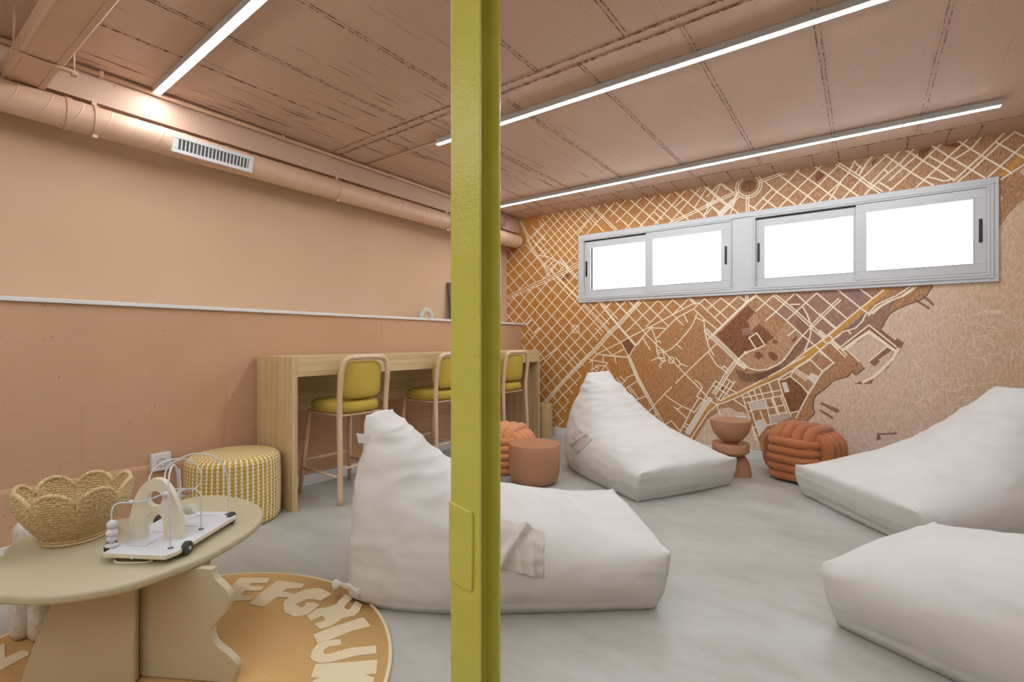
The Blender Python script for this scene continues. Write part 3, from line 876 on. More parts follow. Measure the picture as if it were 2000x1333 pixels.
# ---- round duct with its rectangular branch, straps and grille
DX, DZ, DR = -3.80, 2.537, 0.087
t = empty('air_duct', (DX, -3.0, DZ), 0, 'round painted air duct running along the top of the left wall', 'air duct')
bm = bmesh.new()
ys = []; y = 0.0; L = 8.38
while y < L:
    ys += [(y-0.006, DR), (y-0.001, DR), (y, DR), (y+0.003, DR+0.0025), (y+0.007, DR+0.0025), (y+0.010, DR), (y+0.011, DR), (y+0.016, DR), (y+0.07, DR)]; y += 0.136
ys += [(L, DR)]
rings = []
for (y, r) in ys:   # spiral seam: every ring is sheared a little along the pipe
    rings.append([bm.verts.new((r*math.cos(2*PI*k/40), min(L, max(0, y+0.045*math.sin(2*PI*k/40+0.6))), r*math.sin(2*PI*k/40))) for k in range(40)])
for A, B in zip(rings, rings[1:]):
    for k in range(40): bm.faces.new((A[k], A[(k+1) % 40], B[(k+1) % 40], B[k]))
bm.faces.new(rings[-1]); bm.faces.new(list(reversed(rings[0]))); bmesh.ops.recalc_face_normals(bm, faces=bm.faces)
sharp(done('pipe', bm, M['duct'], t), 50)
for y in (3.92, 5.6, 7.0):
    bm = bmesh.new(); lathe(bm, [(DR+0.001, -0.014), (DR+0.006, -0.014), (DR+0.006, 0.014), (DR+0.001, 0.014)], 40)
    bmesh.ops.rotate(bm, verts=bm.verts, cent=(0, 0, 0), matrix=Matrix.Rotation(PI/2, 3, 'X')); box(bm, (-0.012, -0.012, DR), (0.012, 0.012, 2.657-DZ-0.001)); box(bm, (0.01, -0.013, -DR-0.018), (0.03, 0.013, -DR))
    bmesh.ops.translate(bm, verts=bm.verts, vec=(0, y, 0)); bmesh.ops.recalc_face_normals(bm, faces=bm.faces); sharp(done('strap', bm, M['duct'], t))
bm = bmesh.new(); lathe(bm, [(DR+0.001, -0.03), (DR+0.005, -0.03), (DR+0.005, 0.0), (DR+0.001, 0.0)], 40)
bmesh.ops.rotate(bm, verts=bm.verts, cent=(0, 0, 0), matrix=Matrix.Rotation(PI/2, 3, 'X')); bmesh.ops.translate(bm, verts=bm.verts, vec=(0, 3.78, 0)); bmesh.ops.recalc_face_normals(bm, faces=bm.faces); sharp(done('collar', bm, M['duct'], t))
# rectangular branch (duct local frame: x to the room, y along the wall)
bm = bmesh.new(); box(bm, (-0.20, 3.53, 0.088), (3.4, 3.70, 0.192)); br = done('branch_duct', bm, M['duct'], t, bevel=0.012, seg=2)
bm = bmesh.new()
for y in (3.55, 3.665): box(bm, (-0.15, y, 0.0845), (3.4, y+0.012, 0.088))
for x in (1.3, 2.5): box(bm, (x, 3.522, 0.080), (x+0.03, 3.708, 0.2))
done('seam_flange', bm, M['duct'], br, smooth=False)
h = empty('hanger', (0.42, 3.5, 0.072)); h.parent = t
bm = bmesh.new(); box(bm, (-0.015, 0.0, 0.0), (0.015, 0.25, 0.012)); box(bm, (-0.02, 0.225, -0.012), (0.02, 0.25, 0.0)); done('hanger_bar', bm, M['duct'], h, bevel=0.003)
tubeo('hanger_rod', [(0, 0.012, 0), (0, 0.012, ZC-DZ-0.073)], 0.004, M['duct'], h, 8); tubeo('hanger_rod', [(0, 0.238, 0), (0, 0.238, ZC-DZ-0.073)], 0.004, M['duct'], h, 8)
# grille, tangent to the pipe and facing the room slightly downwards
g = empty('grille', (0.0, 4.305, 0)); g.parent = t; g.rotation_euler = (0, math.radians(14), 0)
bm = bmesh.new(); X0 = DR-0.004
def gbox(y0, y1, z0, z1, x0=0.060, x1=DR+0.010): box(bm, (x0, y0, z0), (x1, y1, z1))
gbox(0, 0.525, -0.058, -0.034); gbox(0, 0.525, 0.034, 0.058); gbox(0, 0.035, -0.034, 0.034); gbox(0.49, 0.525, -0.034, 0.034)
gf = done('grille_frame', bm, M['white'], g, bevel=0.003, seg=2)
boxo('grille_back', (0.075, 0.035, -0.034), (DR+0.0025, 0.49, 0.034), M['alu_dark'], g)
bm = bmesh.new()
for k in range(19):
    y = 0.05+k*0.0237; box(bm, (DR+0.0026, y, -0.034), (DR+0.0085, y+0.007, 0.034))
done('grille_slats', bm, M['white'], g, smooth=False)
# ---------------------------------------------------------------- yellow steel post
def post():
    p2 = fr(-0.066*1.48, 1.48); x1, y0 = p2.x, p2.y; w_, h_ = 0.12, 0.106
    t = empty('steel_post', (x1-w_/2, y0+h_/2, 0), 0, 'lime yellow painted steel column standing in front of everything', 'post')
    tf, tw = 0.010, 0.008; out = [(-w_/2,-h_/2),(w_/2,-h_/2),(w_/2,-h_/2+tf),(tw/2,-h_/2+tf),(tw/2,h_/2-tf),(w_/2,h_/2-tf),(w_/2,h_/2),(-w_/2,h_/2),(-w_/2,h_/2-tf),(-tw/2,h_/2-tf),(-tw/2,-h_/2+tf),(-w_/2,-h_/2+tf)]
    bm = bmesh.new(); prism(bm, out, lambda p, z: (p[0], p[1], z), 0.0, ZC); done('column', bm, M['yellow'], t, bevel=0.003, seg=2)
    bm = bmesh.new()
    vv = [(-0.0595, 0.445), (0.030, 0.432), (0.036, 0.445), (0.038, 0.665), (0.032, 0.678), (-0.0595, 0.695)]
    prism(bm, vv, lambda p, y: (p[0], y, p[1]), -h_/2-0.010, -h_/2+0.002)
    done('cover_plate', bm, M['yellow'], t, bevel=0.004, seg=3)
    bm = bmesh.new()
    for k in range(46):   # paint blobs
        s = rnd.uniform(0.0012, 0.003); z = rnd.uniform(0.05, 2.8); x = rnd.choice([-w_/2+0.003, w_/2-0.003, rnd.uniform(-0.05, 0.05)])
        m_ = Matrix.Translation((x, -h_/2, z)) @ Matrix.Diagonal((s, s*0.5, s*rnd.uniform(1, 3), 1)); bmesh.ops.create_icosphere(bm, subdivisions=1, radius=1, matrix=m_)
    tag(done('paint_drips', bm, M['yellow'], t), kind='stuff')
    return t
post()
# ---------------------------------------------------------------- counter
CY0, CY1, CXF = 1.872, 5.08, -3.246
t = empty('bar_counter', ((XL+CXF)/2, (CY0+CY1)/2, 0), 0, 'long pale oak bar counter against the left wall', 'counter')
ox, oy = (XL+CXF)/2, (CY0+CY1)/2
X = lambda x: x-ox
xb = XL+0.018
for y in (CY0, CY1-0.04): boxo('end_panel', (X(xb+0.012), y-oy, 0.0), (X(CXF), y+0.04-oy, 1.089), M['oak_v'], t, 0.003)
boxo('worktop', (X(xb), CY0+0.04-oy, 1.049), (X(CXF)-0.004, CY1-0.04-oy, 1.087), M['oak_h'], t, 0.002)
boxo('apron', (X(CXF)-0.034, CY0+0.04-oy, 0.945), (X(CXF)-0.004, CY1-0.04-oy, 1.049), M['oak_h'], t, 0.002)
boxo('back_panel', (X(xb), CY0+0.04-oy, 0.63), (X(xb)+0.02, CY1-0.04-oy, 1.049), M['oak_h'], t, 0.002)
# ---------------------------------------------------------------- stools
def cushion(name, lx, ly, lz, mat, parent, e=4.0, puff=0.5, mtx=Matrix(), n=40, bow=0.0):
    """rounded box cushion: superellipse plan, softly domed; centred at the origin"""
    bm = bmesh.new(); rows = 14; rings = []
    for i in range(rows+1):
        ph = -PI/2+PI*i/rows; c = abs(math.cos(ph))**puff; s = math.copysign(abs(math.sin(ph))**0.7, math.sin(ph))
        ring_ = []
        if i in (0, rows): rings.append([bm.verts.new(mtx @ Vector((0, 0, s*lz/2)))]); continue
        for k in range(n):
            a_ = 2*PI*k/n; ca, sa = math.cos(a_), math.sin(a_)
            x = math.copysign(abs(ca)**(2/e), ca)*lx/2*c; y = math.copysign(abs(sa)**(2/e), sa)*ly/2*c
            ring_.append(bm.verts.new(mtx @ Vector((x, y, s*lz/2+bow*(y/(ly/2))**2))))
        rings.append(ring_)
    for A, B in zip(rings, rings[1:]):
        for k in range(n):
            q = [A[k % len(A)], A[(k+1) % len(A)], B[(k+1) % len(B)], B[k % len(B)]]; u_ = []
            for v_ in q:
                if v_ not in u_: u_.append(v_)
            if len(u_) > 2: bm.faces.new(u_)
    bmesh.ops.recalc_face_normals(bm, faces=bm.faces); return done(name, bm, mat, parent)
def make_stool():
    t = empty('bar_stool'); tr = 0.0200
    # sitter faces -x; back at +x. feet: x -0.255/+0.262, y +-0.235
    yb = 0.205
    side = lambda s: [(0.262, s*0.222, 0.0), (0.252, s*0.216, 0.35), (0.240, s*0.212, 0.66), (0.246, s*0.214, 0.80), (0.262, s*0.212, 0.95)]
    arch = [(0.266, -0.196, 1.035), (0.268, -0.165, 1.066), (0.268, -0.11, 1.078), (0.268, 0, 1.080), (0.268, 0.11, 1.078), (0.268, 0.165, 1.066), (0.266, 0.196, 1.035)]
    tubeo('back_frame', smooth_pts(side(-1)+arch+list(reversed(side(1))), k=5), tr, M['ash'], t, 12)
    for s in (-1, 1):
        tubeo('leg', [(-0.185, s*0.185, 0.665), (-0.255, s*0.228, 0.0)], tr, M['ash'], t, 12, rfun=lambda q: 0.019-0.003*q)
    zz = 0.25
    tubeo('stretcher', [(-0.238, -0.217, 0.20), (0.256, -0.219, 0.20)], 0.0095, M['ash'], t, 8)
    tubeo('stretcher', [(-0.238, 0.217, 0.20), (0.256, 0.219, 0.20)], 0.0095, M['ash'], t, 8)
    tubeo('stretcher', [(-0.229, -0.212, 0.26), (-0.229, 0.212, 0.26)], 0.011, M['ash'], t, 8)
    tubeo('stretcher', [(0.254, -0.218, 0.26), (0.254, 0.218, 0.26)], 0.0095, M['ash'], t, 8)
    cushion('seat', 0.475, 0.425, 0.108, M['mustard'], t, 3.4, 0.33, Matrix.Translation((0.008, 0, 0.700)))
    cushion('backrest', 0.285, 0.385, 0.085, M['mustard'], t, 4.4, 0.42, Matrix.Translation((0.222, 0, 0.905)) @ Matrix.Rotation(math.radians(93), 4, 'Y'), bow=-0.03)
    bm = bmesh.new(); box(bm, (-0.19, -0.18, 0.636), (0.22, 0.18, 0.652)); done('seat_board', bm, M['ash'], t, bevel=0.004)
    for s in (-1, 1):
        boxo('bolt', (0.243, s*0.224-0.004, 0.695), (0.251, s*0.224+0.004, 0.703), M['black'], t)
    return t
def copy_tree(o, parent=None):
    c = o.copy(); C.objects.link(c)
    if parent: c.parent = parent
    for ch in [q for q in bpy.data.objects if q.parent == o]: copy_tree(ch, c)
    return c
st0 = make_stool(); kids0 = True
spots = [(-3.362, 2.375, 'mustard bar stool with round wooden frame, nearest of the three at the counter'),
         (-3.362, 3.365, 'middle mustard bar stool at the counter, half hidden by the yellow post'),
         (-3.362, 4.375, 'mustard bar stool at the far end of the counter, right of the yellow post')]
sts = [st0, copy_tree(st0), copy_tree(st0)]
for s, (x, y, lb) in zip(sts, spots):
    s.location = (x, y, 0); tag(s, lb, 'stool', 'bar stools at the counter')
# ---------------------------------------------------------------- ottoman
def ottoman():
    R_, Hh = 0.283, 0.455; c = Vector((-3.455, 1.578, 0)); bm = bmesh.new(); uvl = bm.loops.layers.uv.new('UVMap')
    prof = [(0.0, 0.0), (R_-0.03, 0.0), (R_-0.008, 0.008), (R_, 0.03)]
    for k in range(1, 12): prof.append((R_+0.004*math.sin(PI*k/12), 0.03+(Hh-0.085)*k/12))
    for k in range(0, 9): a_ = PI/2*k/8; prof.append((R_-0.05+0.05*math.cos(a_), Hh-0.055+0.045*math.sin(a_)))
    for k in range(1, 8): prof.append(((R_-0.05)*(1-k/7.0), Hh-0.010+0.012*math.sin(PI/2*k/7)))
    seg = 96; rings = []; s = 0; ss = [0]
    for a_, b_ in zip(prof, prof[1:]): s += math.hypot(b_[0]-a_[0], b_[1]-a_[1]); ss.append(s)
    for r, z in prof:
        rings.append([bm.verts.new((max(r, 0.0005)*math.cos(2*PI*k/seg), max(r, 0.0005)*math.sin(2*PI*k/seg), z)) for k in range(seg)])
    side_top = 4+11+8
    for i in range(len(prof)-1):
        for k in range(seg):
            f = bm.faces.new((rings[i][k], rings[i][(k+1) % seg], rings[i+1][(k+1) % seg], rings[i+1][k]))
            idx = [(i, k), (i, k+1), (i+1, k+1), (i+1, k)]
            for lp, (a_, b_) in zip(f.loops, idx):
                if i < side_top: lp[uvl].uv = (b_/seg*54, ss[a_]/0.024)
                else: r, z = prof[a_]; lp[uvl].uv = (r*math.cos(2*PI*b_/seg)/0.033+100, r*math.sin(2*PI*b_/seg)/0.024+100)
    bmesh.ops.recalc_face_normals(bm, faces=bm.faces)
    t = empty('round_ottoman', c, 0.3, 'round ochre and white chevron patterned ottoman beside the counter end', 'ottoman')
    done('cover', bm, M['ottoman'], t)
    tubeo('piping', [((R_-0.022)*math.cos(2*PI*k/64), (R_-0.022)*math.sin(2*PI*k/64), Hh-0.022) for k in range(64)], 0.0035, M['ottoman'], t, 6, True)
ottoman()
# ---------------------------------------------------------------- terracotta tables, poufs
def fpos(u, d): return fr((u-1000)/FPX*d, d)
p = fpos(1043.5, 4.17)
t = empty('drum_side_table', p, 0, 'terracotta drum side table beside the orange knotted pouf', 'side table')
sharp(latheo('drum', [(0, 0), (0.150, 0), (0.178, 0.006), (0.200, 0.03), (0.212, 0.07), (0.2165, 0.12), (0.2175, 0.20), (0.2175, 0.326), (0.2155, 0.329), (0, 0.329)], M['terra'], t, 72), 50)
p = fpos(1427, 4.36)
t = empty('sculptural_side_table', p, 0, 'stacked brown terracotta side table with half-sphere bowl top', 'side table')
sh = Vector((0.088*RX, 0.088*RY, 0))
sharp(latheo('dome_base', [(0.093, 0.0), (0.091, 0.03), (0.084, 0.075), (0.070, 0.12), (0.05, 0.16), (0.028, 0.185), (0.0, 0.192)], M['terra'], t, 48, sh), 60)
sharp(latheo('disc', [(0.0, 0.178), (0.05, 0.180), (0.095, 0.188), (0.135, 0.205), (0.1535, 0.222), (0.1545, 0.292), (0.150, 0.297), (0.0, 0.297)], M['terra'], t, 64), 45)
sharp(latheo('half_sphere', [(0.0, 0.297), (0.055, 0.298)]+[(0.170*math.sin(a_), 0.492-0.198*math.cos(a_)) for a_ in [0.35+k*(PI/2-0.35)/14 for k in range(15)]]+[(0.1705, 0.496), (0.168, 0.499), (0.0, 0.499)], M['terra'], t, 72), 50)
q = at_z(1450, 812, 0.502)
tag(boxo('folded_card', (0, 0, 0), (0.085, 0.05, 0.012), M['white']), 'small white folded card on the stacked brown side table', 'card').location = fr((1441-1000)/FPX*4.44, 4.44, 0.4995)
bpy.data.objects['folded_card'].rotation_euler = (0, 0, YAW)
def knot_pouf(center, rz, lab, mat, sx, sy, sz, n3, rt, zA=-0.05):
    """three interlaced bands of stuffed tubes"""
    t = empty('knotted_pouf', center, rz, lab, 'pouf')
    def loop(axis, a_, b_, off):     # closed rounded-rectangle loop with half-lengths a_, b_
        pts = []; rc = min(a_, b_)*0.62; N = 8
        for (cx, cy, st) in ((a_-rc, b_-rc, 0), (-a_+rc, b_-rc, PI/2), (-a_+rc, -b_+rc, PI), (a_-rc, -b_+rc, 1.5*PI)):
            for k in range(N+1): an = st+PI/2*k/N; pts.append((cx+rc*math.cos(an), cy+rc*math.sin(an)))
        out = []
        for p_ in pts:
            if axis == 'z': out.append((p_[0], p_[1], off))
            elif axis == 'x': out.append((off, p_[0], p_[1]))
            else: out.append((p_[0]*1.0, off, p_[1]))
        return out
    cz = sz
    # A: horizontal loops stacked in z ; B: loops in the yz plane ; C: loops in the xz plane
    for axis, a_, b_, n_ in (('z', sx-rt*0.8, sy-2.3*rt, n3[0]), ('x', sy-rt, sz-1.9*rt, n3[1]), ('y', sx-1.75*rt, sz-rt, n3[2])):
        bm = bmesh.new(); rq = rt*0.80 if axis == 'z' else rt
        for k in range(n_):
            off = (k-(n_-1)/2)*rq*1.88; bulge = 1-0.06*(abs(off)/(n_*rq)); zo = zA if axis == 'z' else (-0.012 if axis == 'x' else 0)
            L_ = loop(axis, a_*bulge, b_*bulge, off); tube(bm, [(p_[0], p_[1], p_[2]+zo) for p_ in L_], rq, 14, True)
        bmesh.ops.recalc_face_normals(bm, faces=bm.faces); o = done('tube_band', bm, mat, t); o.location = (0, 0, cz)
    return t
knot_pouf(fpos(1570, 4.28), YAW+math.radians(-146), 'rust velvet knotted pouf between the side table and a beanbag', M['velvet'], 0.30, 0.30, 0.245, (5, 4, 4), 0.047)
knot_pouf(fpos(985, 4.62), YAW+math.radians(-116), 'orange velvet knotted pouf behind the drum table, partly hidden by the post', M['velvet2'], 0.28, 0.28, 0.216, (5, 4, 4), 0.0435)
# ---------------------------------------------------------------- woven floor basket by the counter
def rope_rings(bm, prof, seg, r, twist=26, amp=0.22, fz=None):
    for i, (R_, z) in enumerate(prof):
        pts = []
        for k in range(seg):
            a_ = 2*PI*k/seg; rr = R_*(1+0.010*math.sin(twist*a_+i*PI)); zz = z
            if fz: rr, zz = fz(a_, rr, z, i)
            pts.append((rr*math.cos(a_), rr*math.sin(a_), zz))
        n = len(pts); P = [Vector(p_) for p_ in pts]; S = 6; rings = []
        for k in range(n):
            tt = (P[(k+1) % n]-P[k-1]).normalized(); s = Vector((P[k].x, P[k].y, 0)).normalized(); u_ = s.cross(tt).normalized()
            rad = r*(1+amp*math.sin(twist*2*PI*k/n*2+i*2.1))
            rings.append([bm.verts.new(P[k]+(s*math.cos(2*PI*m_/S)+u_*math.sin(2*PI*m_/S))*rad) for m_ in range(S)])
        for k in range(n):
            A, B = rings[k], rings[(k+1) % n]
            for m_ in range(S): bm.faces.new((A[m_], A[(m_+1) % S], B[(m_+1) % S], B[m_]))
p = fr((1064-1000)/FPX*6.17, 6.17)
bm = bmesh.new(); rope_rings(bm, [(0.085+0.006*math.sin(PI*k/24), 0.008+k*0.0163) for k in range(25)], 80, 0.0105, 20, 0.3)
lathe(bm, [(0.0, 0.004), (0.082, 0.004), (0.082, 0.39), (0.078, 0.39), (0.076, 0.012), (0, 0.012)], 40)
bmesh.ops.recalc_face_normals(bm, faces=bm.faces)
o = done('woven_bin', bm, M['rope']); o.location = p; tag(o, 'tall narrow woven basket on the floor beside the far counter end', 'basket')
# ---------------------------------------------------------------- rug with its alphabet ring
RP = [(434,1126),(485,1122.8),(548.6,1123.9),(612.3,1133.9),(663.3,1147.7),(737.6,1198.6),(761,1241),(765.6,1283.5),(761,1333),(0,1251),(15,1244)]
import numpy as np
_p = np.array([[at_z(u, v, 0).x, at_z(u, v, 0).y] for u, v in RP]); _A = np.c_[2*_p, np.ones(len(_p))]; _s = np.linalg.lstsq(_A, (_p**2).sum(1), rcond=None)[0]
RC = Vector((_s[0], _s[1], 0)); RR = math.sqrt(_s[2]+_s[0]**2+_s[1]**2); RT = 0.011
print('RUG', RC, RR)
t = empty('round_rug', RC, 0, 'round camel rug with a cream alphabet ring, under the wavy table', 'rug')
latheo('pile', [(0, 0.0), (RR-0.008, 0.0), (RR-0.010, RT), (0, RT)], M['rug'], t, 128)
tubeo('binding', [((RR-0.006)*math.cos(2*PI*k/128), (RR-0.006)*math.sin(2*PI*k/128), RT-0.004) for k in range(128)], 0.0085, M['rugletter'], t, 8, True)
LET = {'E': '240,462 322,378 604,380 570,430 425,430 405,455 548,458 520,496 372,498 328,538 470,540 425,584 248,594 245,520',
 'F': '400,622 530,510 665,402 922,436 884,474 752,482 716,505 826,526 770,560 665,558 600,600 545,645',
 'G': '1065,592 1028,577 950,571 832,624 880,656 925,640 930,608 1000,605 1055,630 960,710 900,728 820,735 740,700 722,650 727,600 790,545 920,490 1010,474 1080,482 1168,530',
 'H': '1290,532 1365,562 1300,625 1285,652 1305,672 1335,665 1390,590 1448,628 1420,690 1380,725 1270,750 1170,820 1060,852 1010,805 1100,775 1105,750 1075,730 975,775 940,730 1030,665 1150,645 1210,620 1245,575',
 'I': '1455,742 1528,822 1350,870 1180,940 1035,982 998,905 1120,850 1280,800',
 'J': '1250,948 1255,998 1150,1010 1095,1045 1092,1080 1130,1085 1350,1025 1575,1005 1578,1075 1400,1095 1170,1155 1060,1165 990,1140 972,1110 990,1050 1040,985 1130,955',
 'K': '1590,1135 1575,1265 1470,1272 1560,1300 1540,1400 1480,1420 1300,1340 1200,1400 1080,1400 990,1330 1060,1300 975,1298 1020,1175 1300,1160'}
cent = {}
def letter(ch, pts):
    bm = bmesh.new(); prism(bm, pts, lambda q, z: (q[0]-RC.x, q[1]-RC.y, z), RT-0.002, RT+0.0035); done('letter', bm, M['rugletter'], t, smooth=False)
for ch, s in LET.items():
    pts = [at_z(400+float(a_.split(',')[0])/4.71, 1050+float(a_.split(',')[1])/4.71, RT) for a_ in s.split()]
    letter(ch, [(q.x, q.y) for q in pts]); cx = sum(q.x for q in pts)/len(pts)-RC.x; cy = sum(q.y for q in pts)/len(pts)-RC.y; cent[ch] = (math.degrees(math.atan2(cy, cx)), math.hypot(cx, cy))
print('LET', cent)
ZP = [at_z(0+x/10.02, 1200+y/10.02, RT) for x, y in ((-300, 800), (0, 635), (90, 590), (100, 880), (420, 730), (470, 735), (580, 770), (560, 820), (0, 1120), (-350, 1250))]
zz = [(q.x-RC.x, q.y-RC.y) for q in ZP]; print('Z', math.degrees(math.atan2(sum(q[1] for q in zz), sum(q[0] for q in zz))))
letter('Z', [(q.x, q.y) for q in ZP])
RB = RT+0.0042
# ---------------------------------------------------------------- wavy coffee table
TZ, TT = 0.44, 0.034
RIM = [(0,1163),(60,1165),(150,1158),(250,1139),(330,1113),(400,1085),(450,1059),(490,1034),(509,1016),(516,1001),(508,988),(485,976),(445,968),(405,967),(354,976),(240,1012),(120,1031),(54,1043),(11,1070),(0,1085)]
rp = [at_z(u, v, TZ) for u, v in RIM]
a0, a1 = rp[-1], rp[0]
rp += [a0+Vector((-0.02, -0.10, 0))*1.0+(a0-rp[-2])*0.4, a0.lerp(a1, 0.55)+Vector((-0.03, -0.16, 0)), a1+Vector((-0.05, -0.07, 0))]
tc_ = sum((Vector(q) for q in rp), Vector())/len(rp)
t = empty('wavy_coffee_table', (tc_.x, tc_.y, RB), 0, 'low sage beige table with organic top and wavy plywood base', 'coffee table')
pts = [(q.x-tc_.x, q.y-tc_.y) for q in smooth_pts(rp, True, 5)]
bm = bmesh.new(); prism(bm, pts, lambda q, z: (q[0], q[1], z-RB), TZ-TT, TZ); done('tabletop', bm, M['sage'], t, bevel=0.014, seg=5)
def fin(name, o, dirv, prof, th):
    """board standing on the rug: prof = outline in (distance along dirv, height)"""
    s = Vector((-dirv.y, dirv.x, 0)).normalized(); bm = bmesh.new(); base = o-Vector((tc_.x, tc_.y, RB))
    P = prof
    prism(bm, P, lambda q, k: base+dirv*q[0]+Vector((0, 0, q[1]))+s*k, -th/2, th/2); return done(name, bm, M['sage'], t, bevel=0.008, seg=3)
zt = TZ-TT
# board seen on the right with its serpentine edge
oB = fr((268-1000)/FPX*1.745, 1.745); dB = (fr((357-1000)/FPX*1.72, 1.72)-fr((268-1000)/FPX*1.739, 1.739)).normalized(); dB.z = 0
wave = [(420,1107),(420,1114),(425,1128),(447,1150),(453,1170),(445,1192),(425,1215),(417.5,1232),(425,1255),(450,1275),(465,1292),(467,1307),(460,1330)]
def onB(u, v): q = ray(u, v); # intersection with the plane of board B
pn = Vector((-dB.y, dB.x, 0))
wp_ = []
for u, v in wave:
    q = Vector(ray(u, v)); tt = (oB-Vector((0, 0, 0))).dot(pn)/Vector((q.x, q.y, 0)).dot(pn); P_ = Vector((0, 0, H))+q*tt; wp_.append(((Vector((P_.x, P_.y, 0))-oB).dot(dB), P_.z, 0))
ws = [(q.x, q.y) for q in smooth_pts(wp_, k=4)]
ws = [(x, min(zt, max(RB, z))) for x, z in ws]
fin('board', oB, dB, [(-0.03, RB), (-0.03, zt), (ws[0][0]-0.004, zt)]+[w_ for w_ in ws if RB < w_[1] < zt]+[(ws[-1][0]-0.002, RB)], 0.028)
# board seen on the left, slanting outwards to the floor
oA = fr((268-1000)/FPX*1.70, 1.70); dA = (fr((38-1000)/FPX*1.655, 1.655)-oA).normalized(); dA.z = 0
LA = (fr((38-1000)/FPX*1.655, 1.655)-oA).length
fin('board', oA, dA, [(0, RB), (0, zt), (LA-0.135, zt), (LA-0.10, 0.30), (LA-0.05, 0.17), (LA-0.012, 0.06), (LA, RB)], 0.028)
# two boards running away behind
oC = oA+dA*0.10; back = fr(0, 1, 0)
dC = (back*0.92+dA*0.42).normalized(); dC.z = 0
fin('board', oC+dC*0.02, dC, [(0, RB), (0, zt), (0.22, zt), (0.20, 0.33), (0.15, 0.26), (0.16, 0.18), (0.22, 0.1), (0.20, RB)], 0.028)
dD = (back*0.95-dA*0.30).normalized(); dD.z = 0
fin('board', oB+dB*0.06+dD*0.02, dD, [(0, RB), (0, zt), (0.24, zt), (0.20, 0.3), (0.24, 0.2), (0.18, 0.1), (0.22, RB)], 0.028)
# ---------------------------------------------------------------- scalloped basket on the table
p = fr((147-1000)/FPX*1.885, 1.885, TZ); NL = 8; BH = 0.205
t = empty('scalloped_basket', p, 0.18, 'seagrass bowl basket with petal shaped rim on the wavy table', 'basket')
def shape(u):      # radius of the bowl at height fraction u
    return 0.098+0.068*(1-(1-u)**2.0)
def fz(a_, rr, z, i):
    u = i/17.0; lob = abs(math.cos(NL*a_/2))**0.55
    top = 0.66+0.34*lob; zz_ = 0.034+(BH-0.034)*u*(1 if u < 0.15 else (1-(1-top)*((u-0.15)/0.85)))
    r_ = shape(u)*(1+0.05*u*lob); return r_*(rr/shape(u)), zz_
bm = bmesh.new(); rope_rings(bm, [(shape(i/17.0), 0) for i in range(18)], 176, 0.0060, 40, 0.38, fz)
# inner lining wall so the weave is closed
seg = 176; rr_ = []
for i in range(18):
    row = []
    for k in range(seg):
        a_ = 2*PI*k/seg; r_, z_ = fz(a_, shape(i/17.0), 0, i); row.append(bm.verts.new((r_*math.cos(a_), r_*math.sin(a_), z_)))
    rr_.append(row)
for A, B in zip(rr_, rr_[1:]):
    for k in range(seg): bm.faces.new((A[k], A[(k+1) % seg], B[(k+1) % seg], B[k]))
bm.faces.new(list(reversed(rr_[0])))
done('bowl', bm, M['rope'], t)
bm = bmesh.new(); rope_rings(bm, [(0.093, 0.007), (0.092, 0.019), (0.092, 0.030)], 120, 0.0066, 30, 0.28); done('foot_ring', bm, M['rope'], t)
bm = bmesh.new()
def fr_(a_, rr, z, i): r_, z_ = fz(a_, shape(1), 0, 17); return r_, z_+0.007
rope_rings(bm, [(shape(1), 0)], 300, 0.0082, 60, 0.3, fr_); done('rim', bm, M['rope'], t)
# ---------------------------------------------------------------- bead activity cart
def cz(u, v, d): return H+(666.5-v)/FPX*d
CO = fr(-1.300, 1.86, TZ)
t = empty('bead_maze_cart', CO, YAW, 'white wooden bead maze cart on wheels, standing on the wavy table', 'toy')
# local frame: x to the right, y away from the camera, z above the table
def lp(u, v, d): return Vector(((u-1000)/FPX*d+1.300, d-1.86, H+(666.5-v)/FPX*d-TZ))
def lxy(u, v, z): d = (H-z)*FPX/(v-666.5); return Vector(((u-1000)/FPX*d+1.300, d-1.86, z-TZ))
BZ = 0.475
cs = [lxy(200, 1081, BZ), lxy(322, 1086, BZ), lxy(346, 1077, BZ), lxy(462, 1007, BZ), lxy(440, 1000, BZ), lxy(340, 998, BZ)]
bm = bmesh.new(); prism(bm, [(q.x, q.y) for q in cs], lambda q, z: (q[0], q[1], z), BZ-TZ-0.016, BZ-TZ)
o = done('deck', bm, [M['toycream'], M['toywhite']], t, bevel=0.0025, seg=2)
for f in o.data.polygons:
    if f.normal.z > 0.9: f.material_index = 1
zd = BZ-TZ
for a_, b_ in (((248, 1066), (283, 1068)), ((283, 1068), (326, 1043)), ((297, 1040), (328, 1041)), ((362, 1029), (386, 1029)), ((380, 1008), (428, 1007)), ((330, 1050), (343, 1042)), ((362, 1012), (392, 1007)), ((362, 1018), (390, 1008))):
    A, B = lxy(*a_, BZ), lxy(*b_, BZ); d_ = (B-A).normalized(); s = Vector((-d_.y, d_.x, 0))*0.0011
    bm = bmesh.new(); f = [bm.verts.new((q.x, q.y, zd+h_)) for h_ in (-0.001, 0.0005) for q in (A+s, A-s, B-s, B+s)]
    for idx in ((0,1,2,3),(7,6,5,4),(0,4,5,1),(1,5,6,2),(2,6,7,3),(3,7,4,0)): bm.faces.new([f[i] for i in idx])
    done('groove', bm, M['brown'], o, smooth=False)
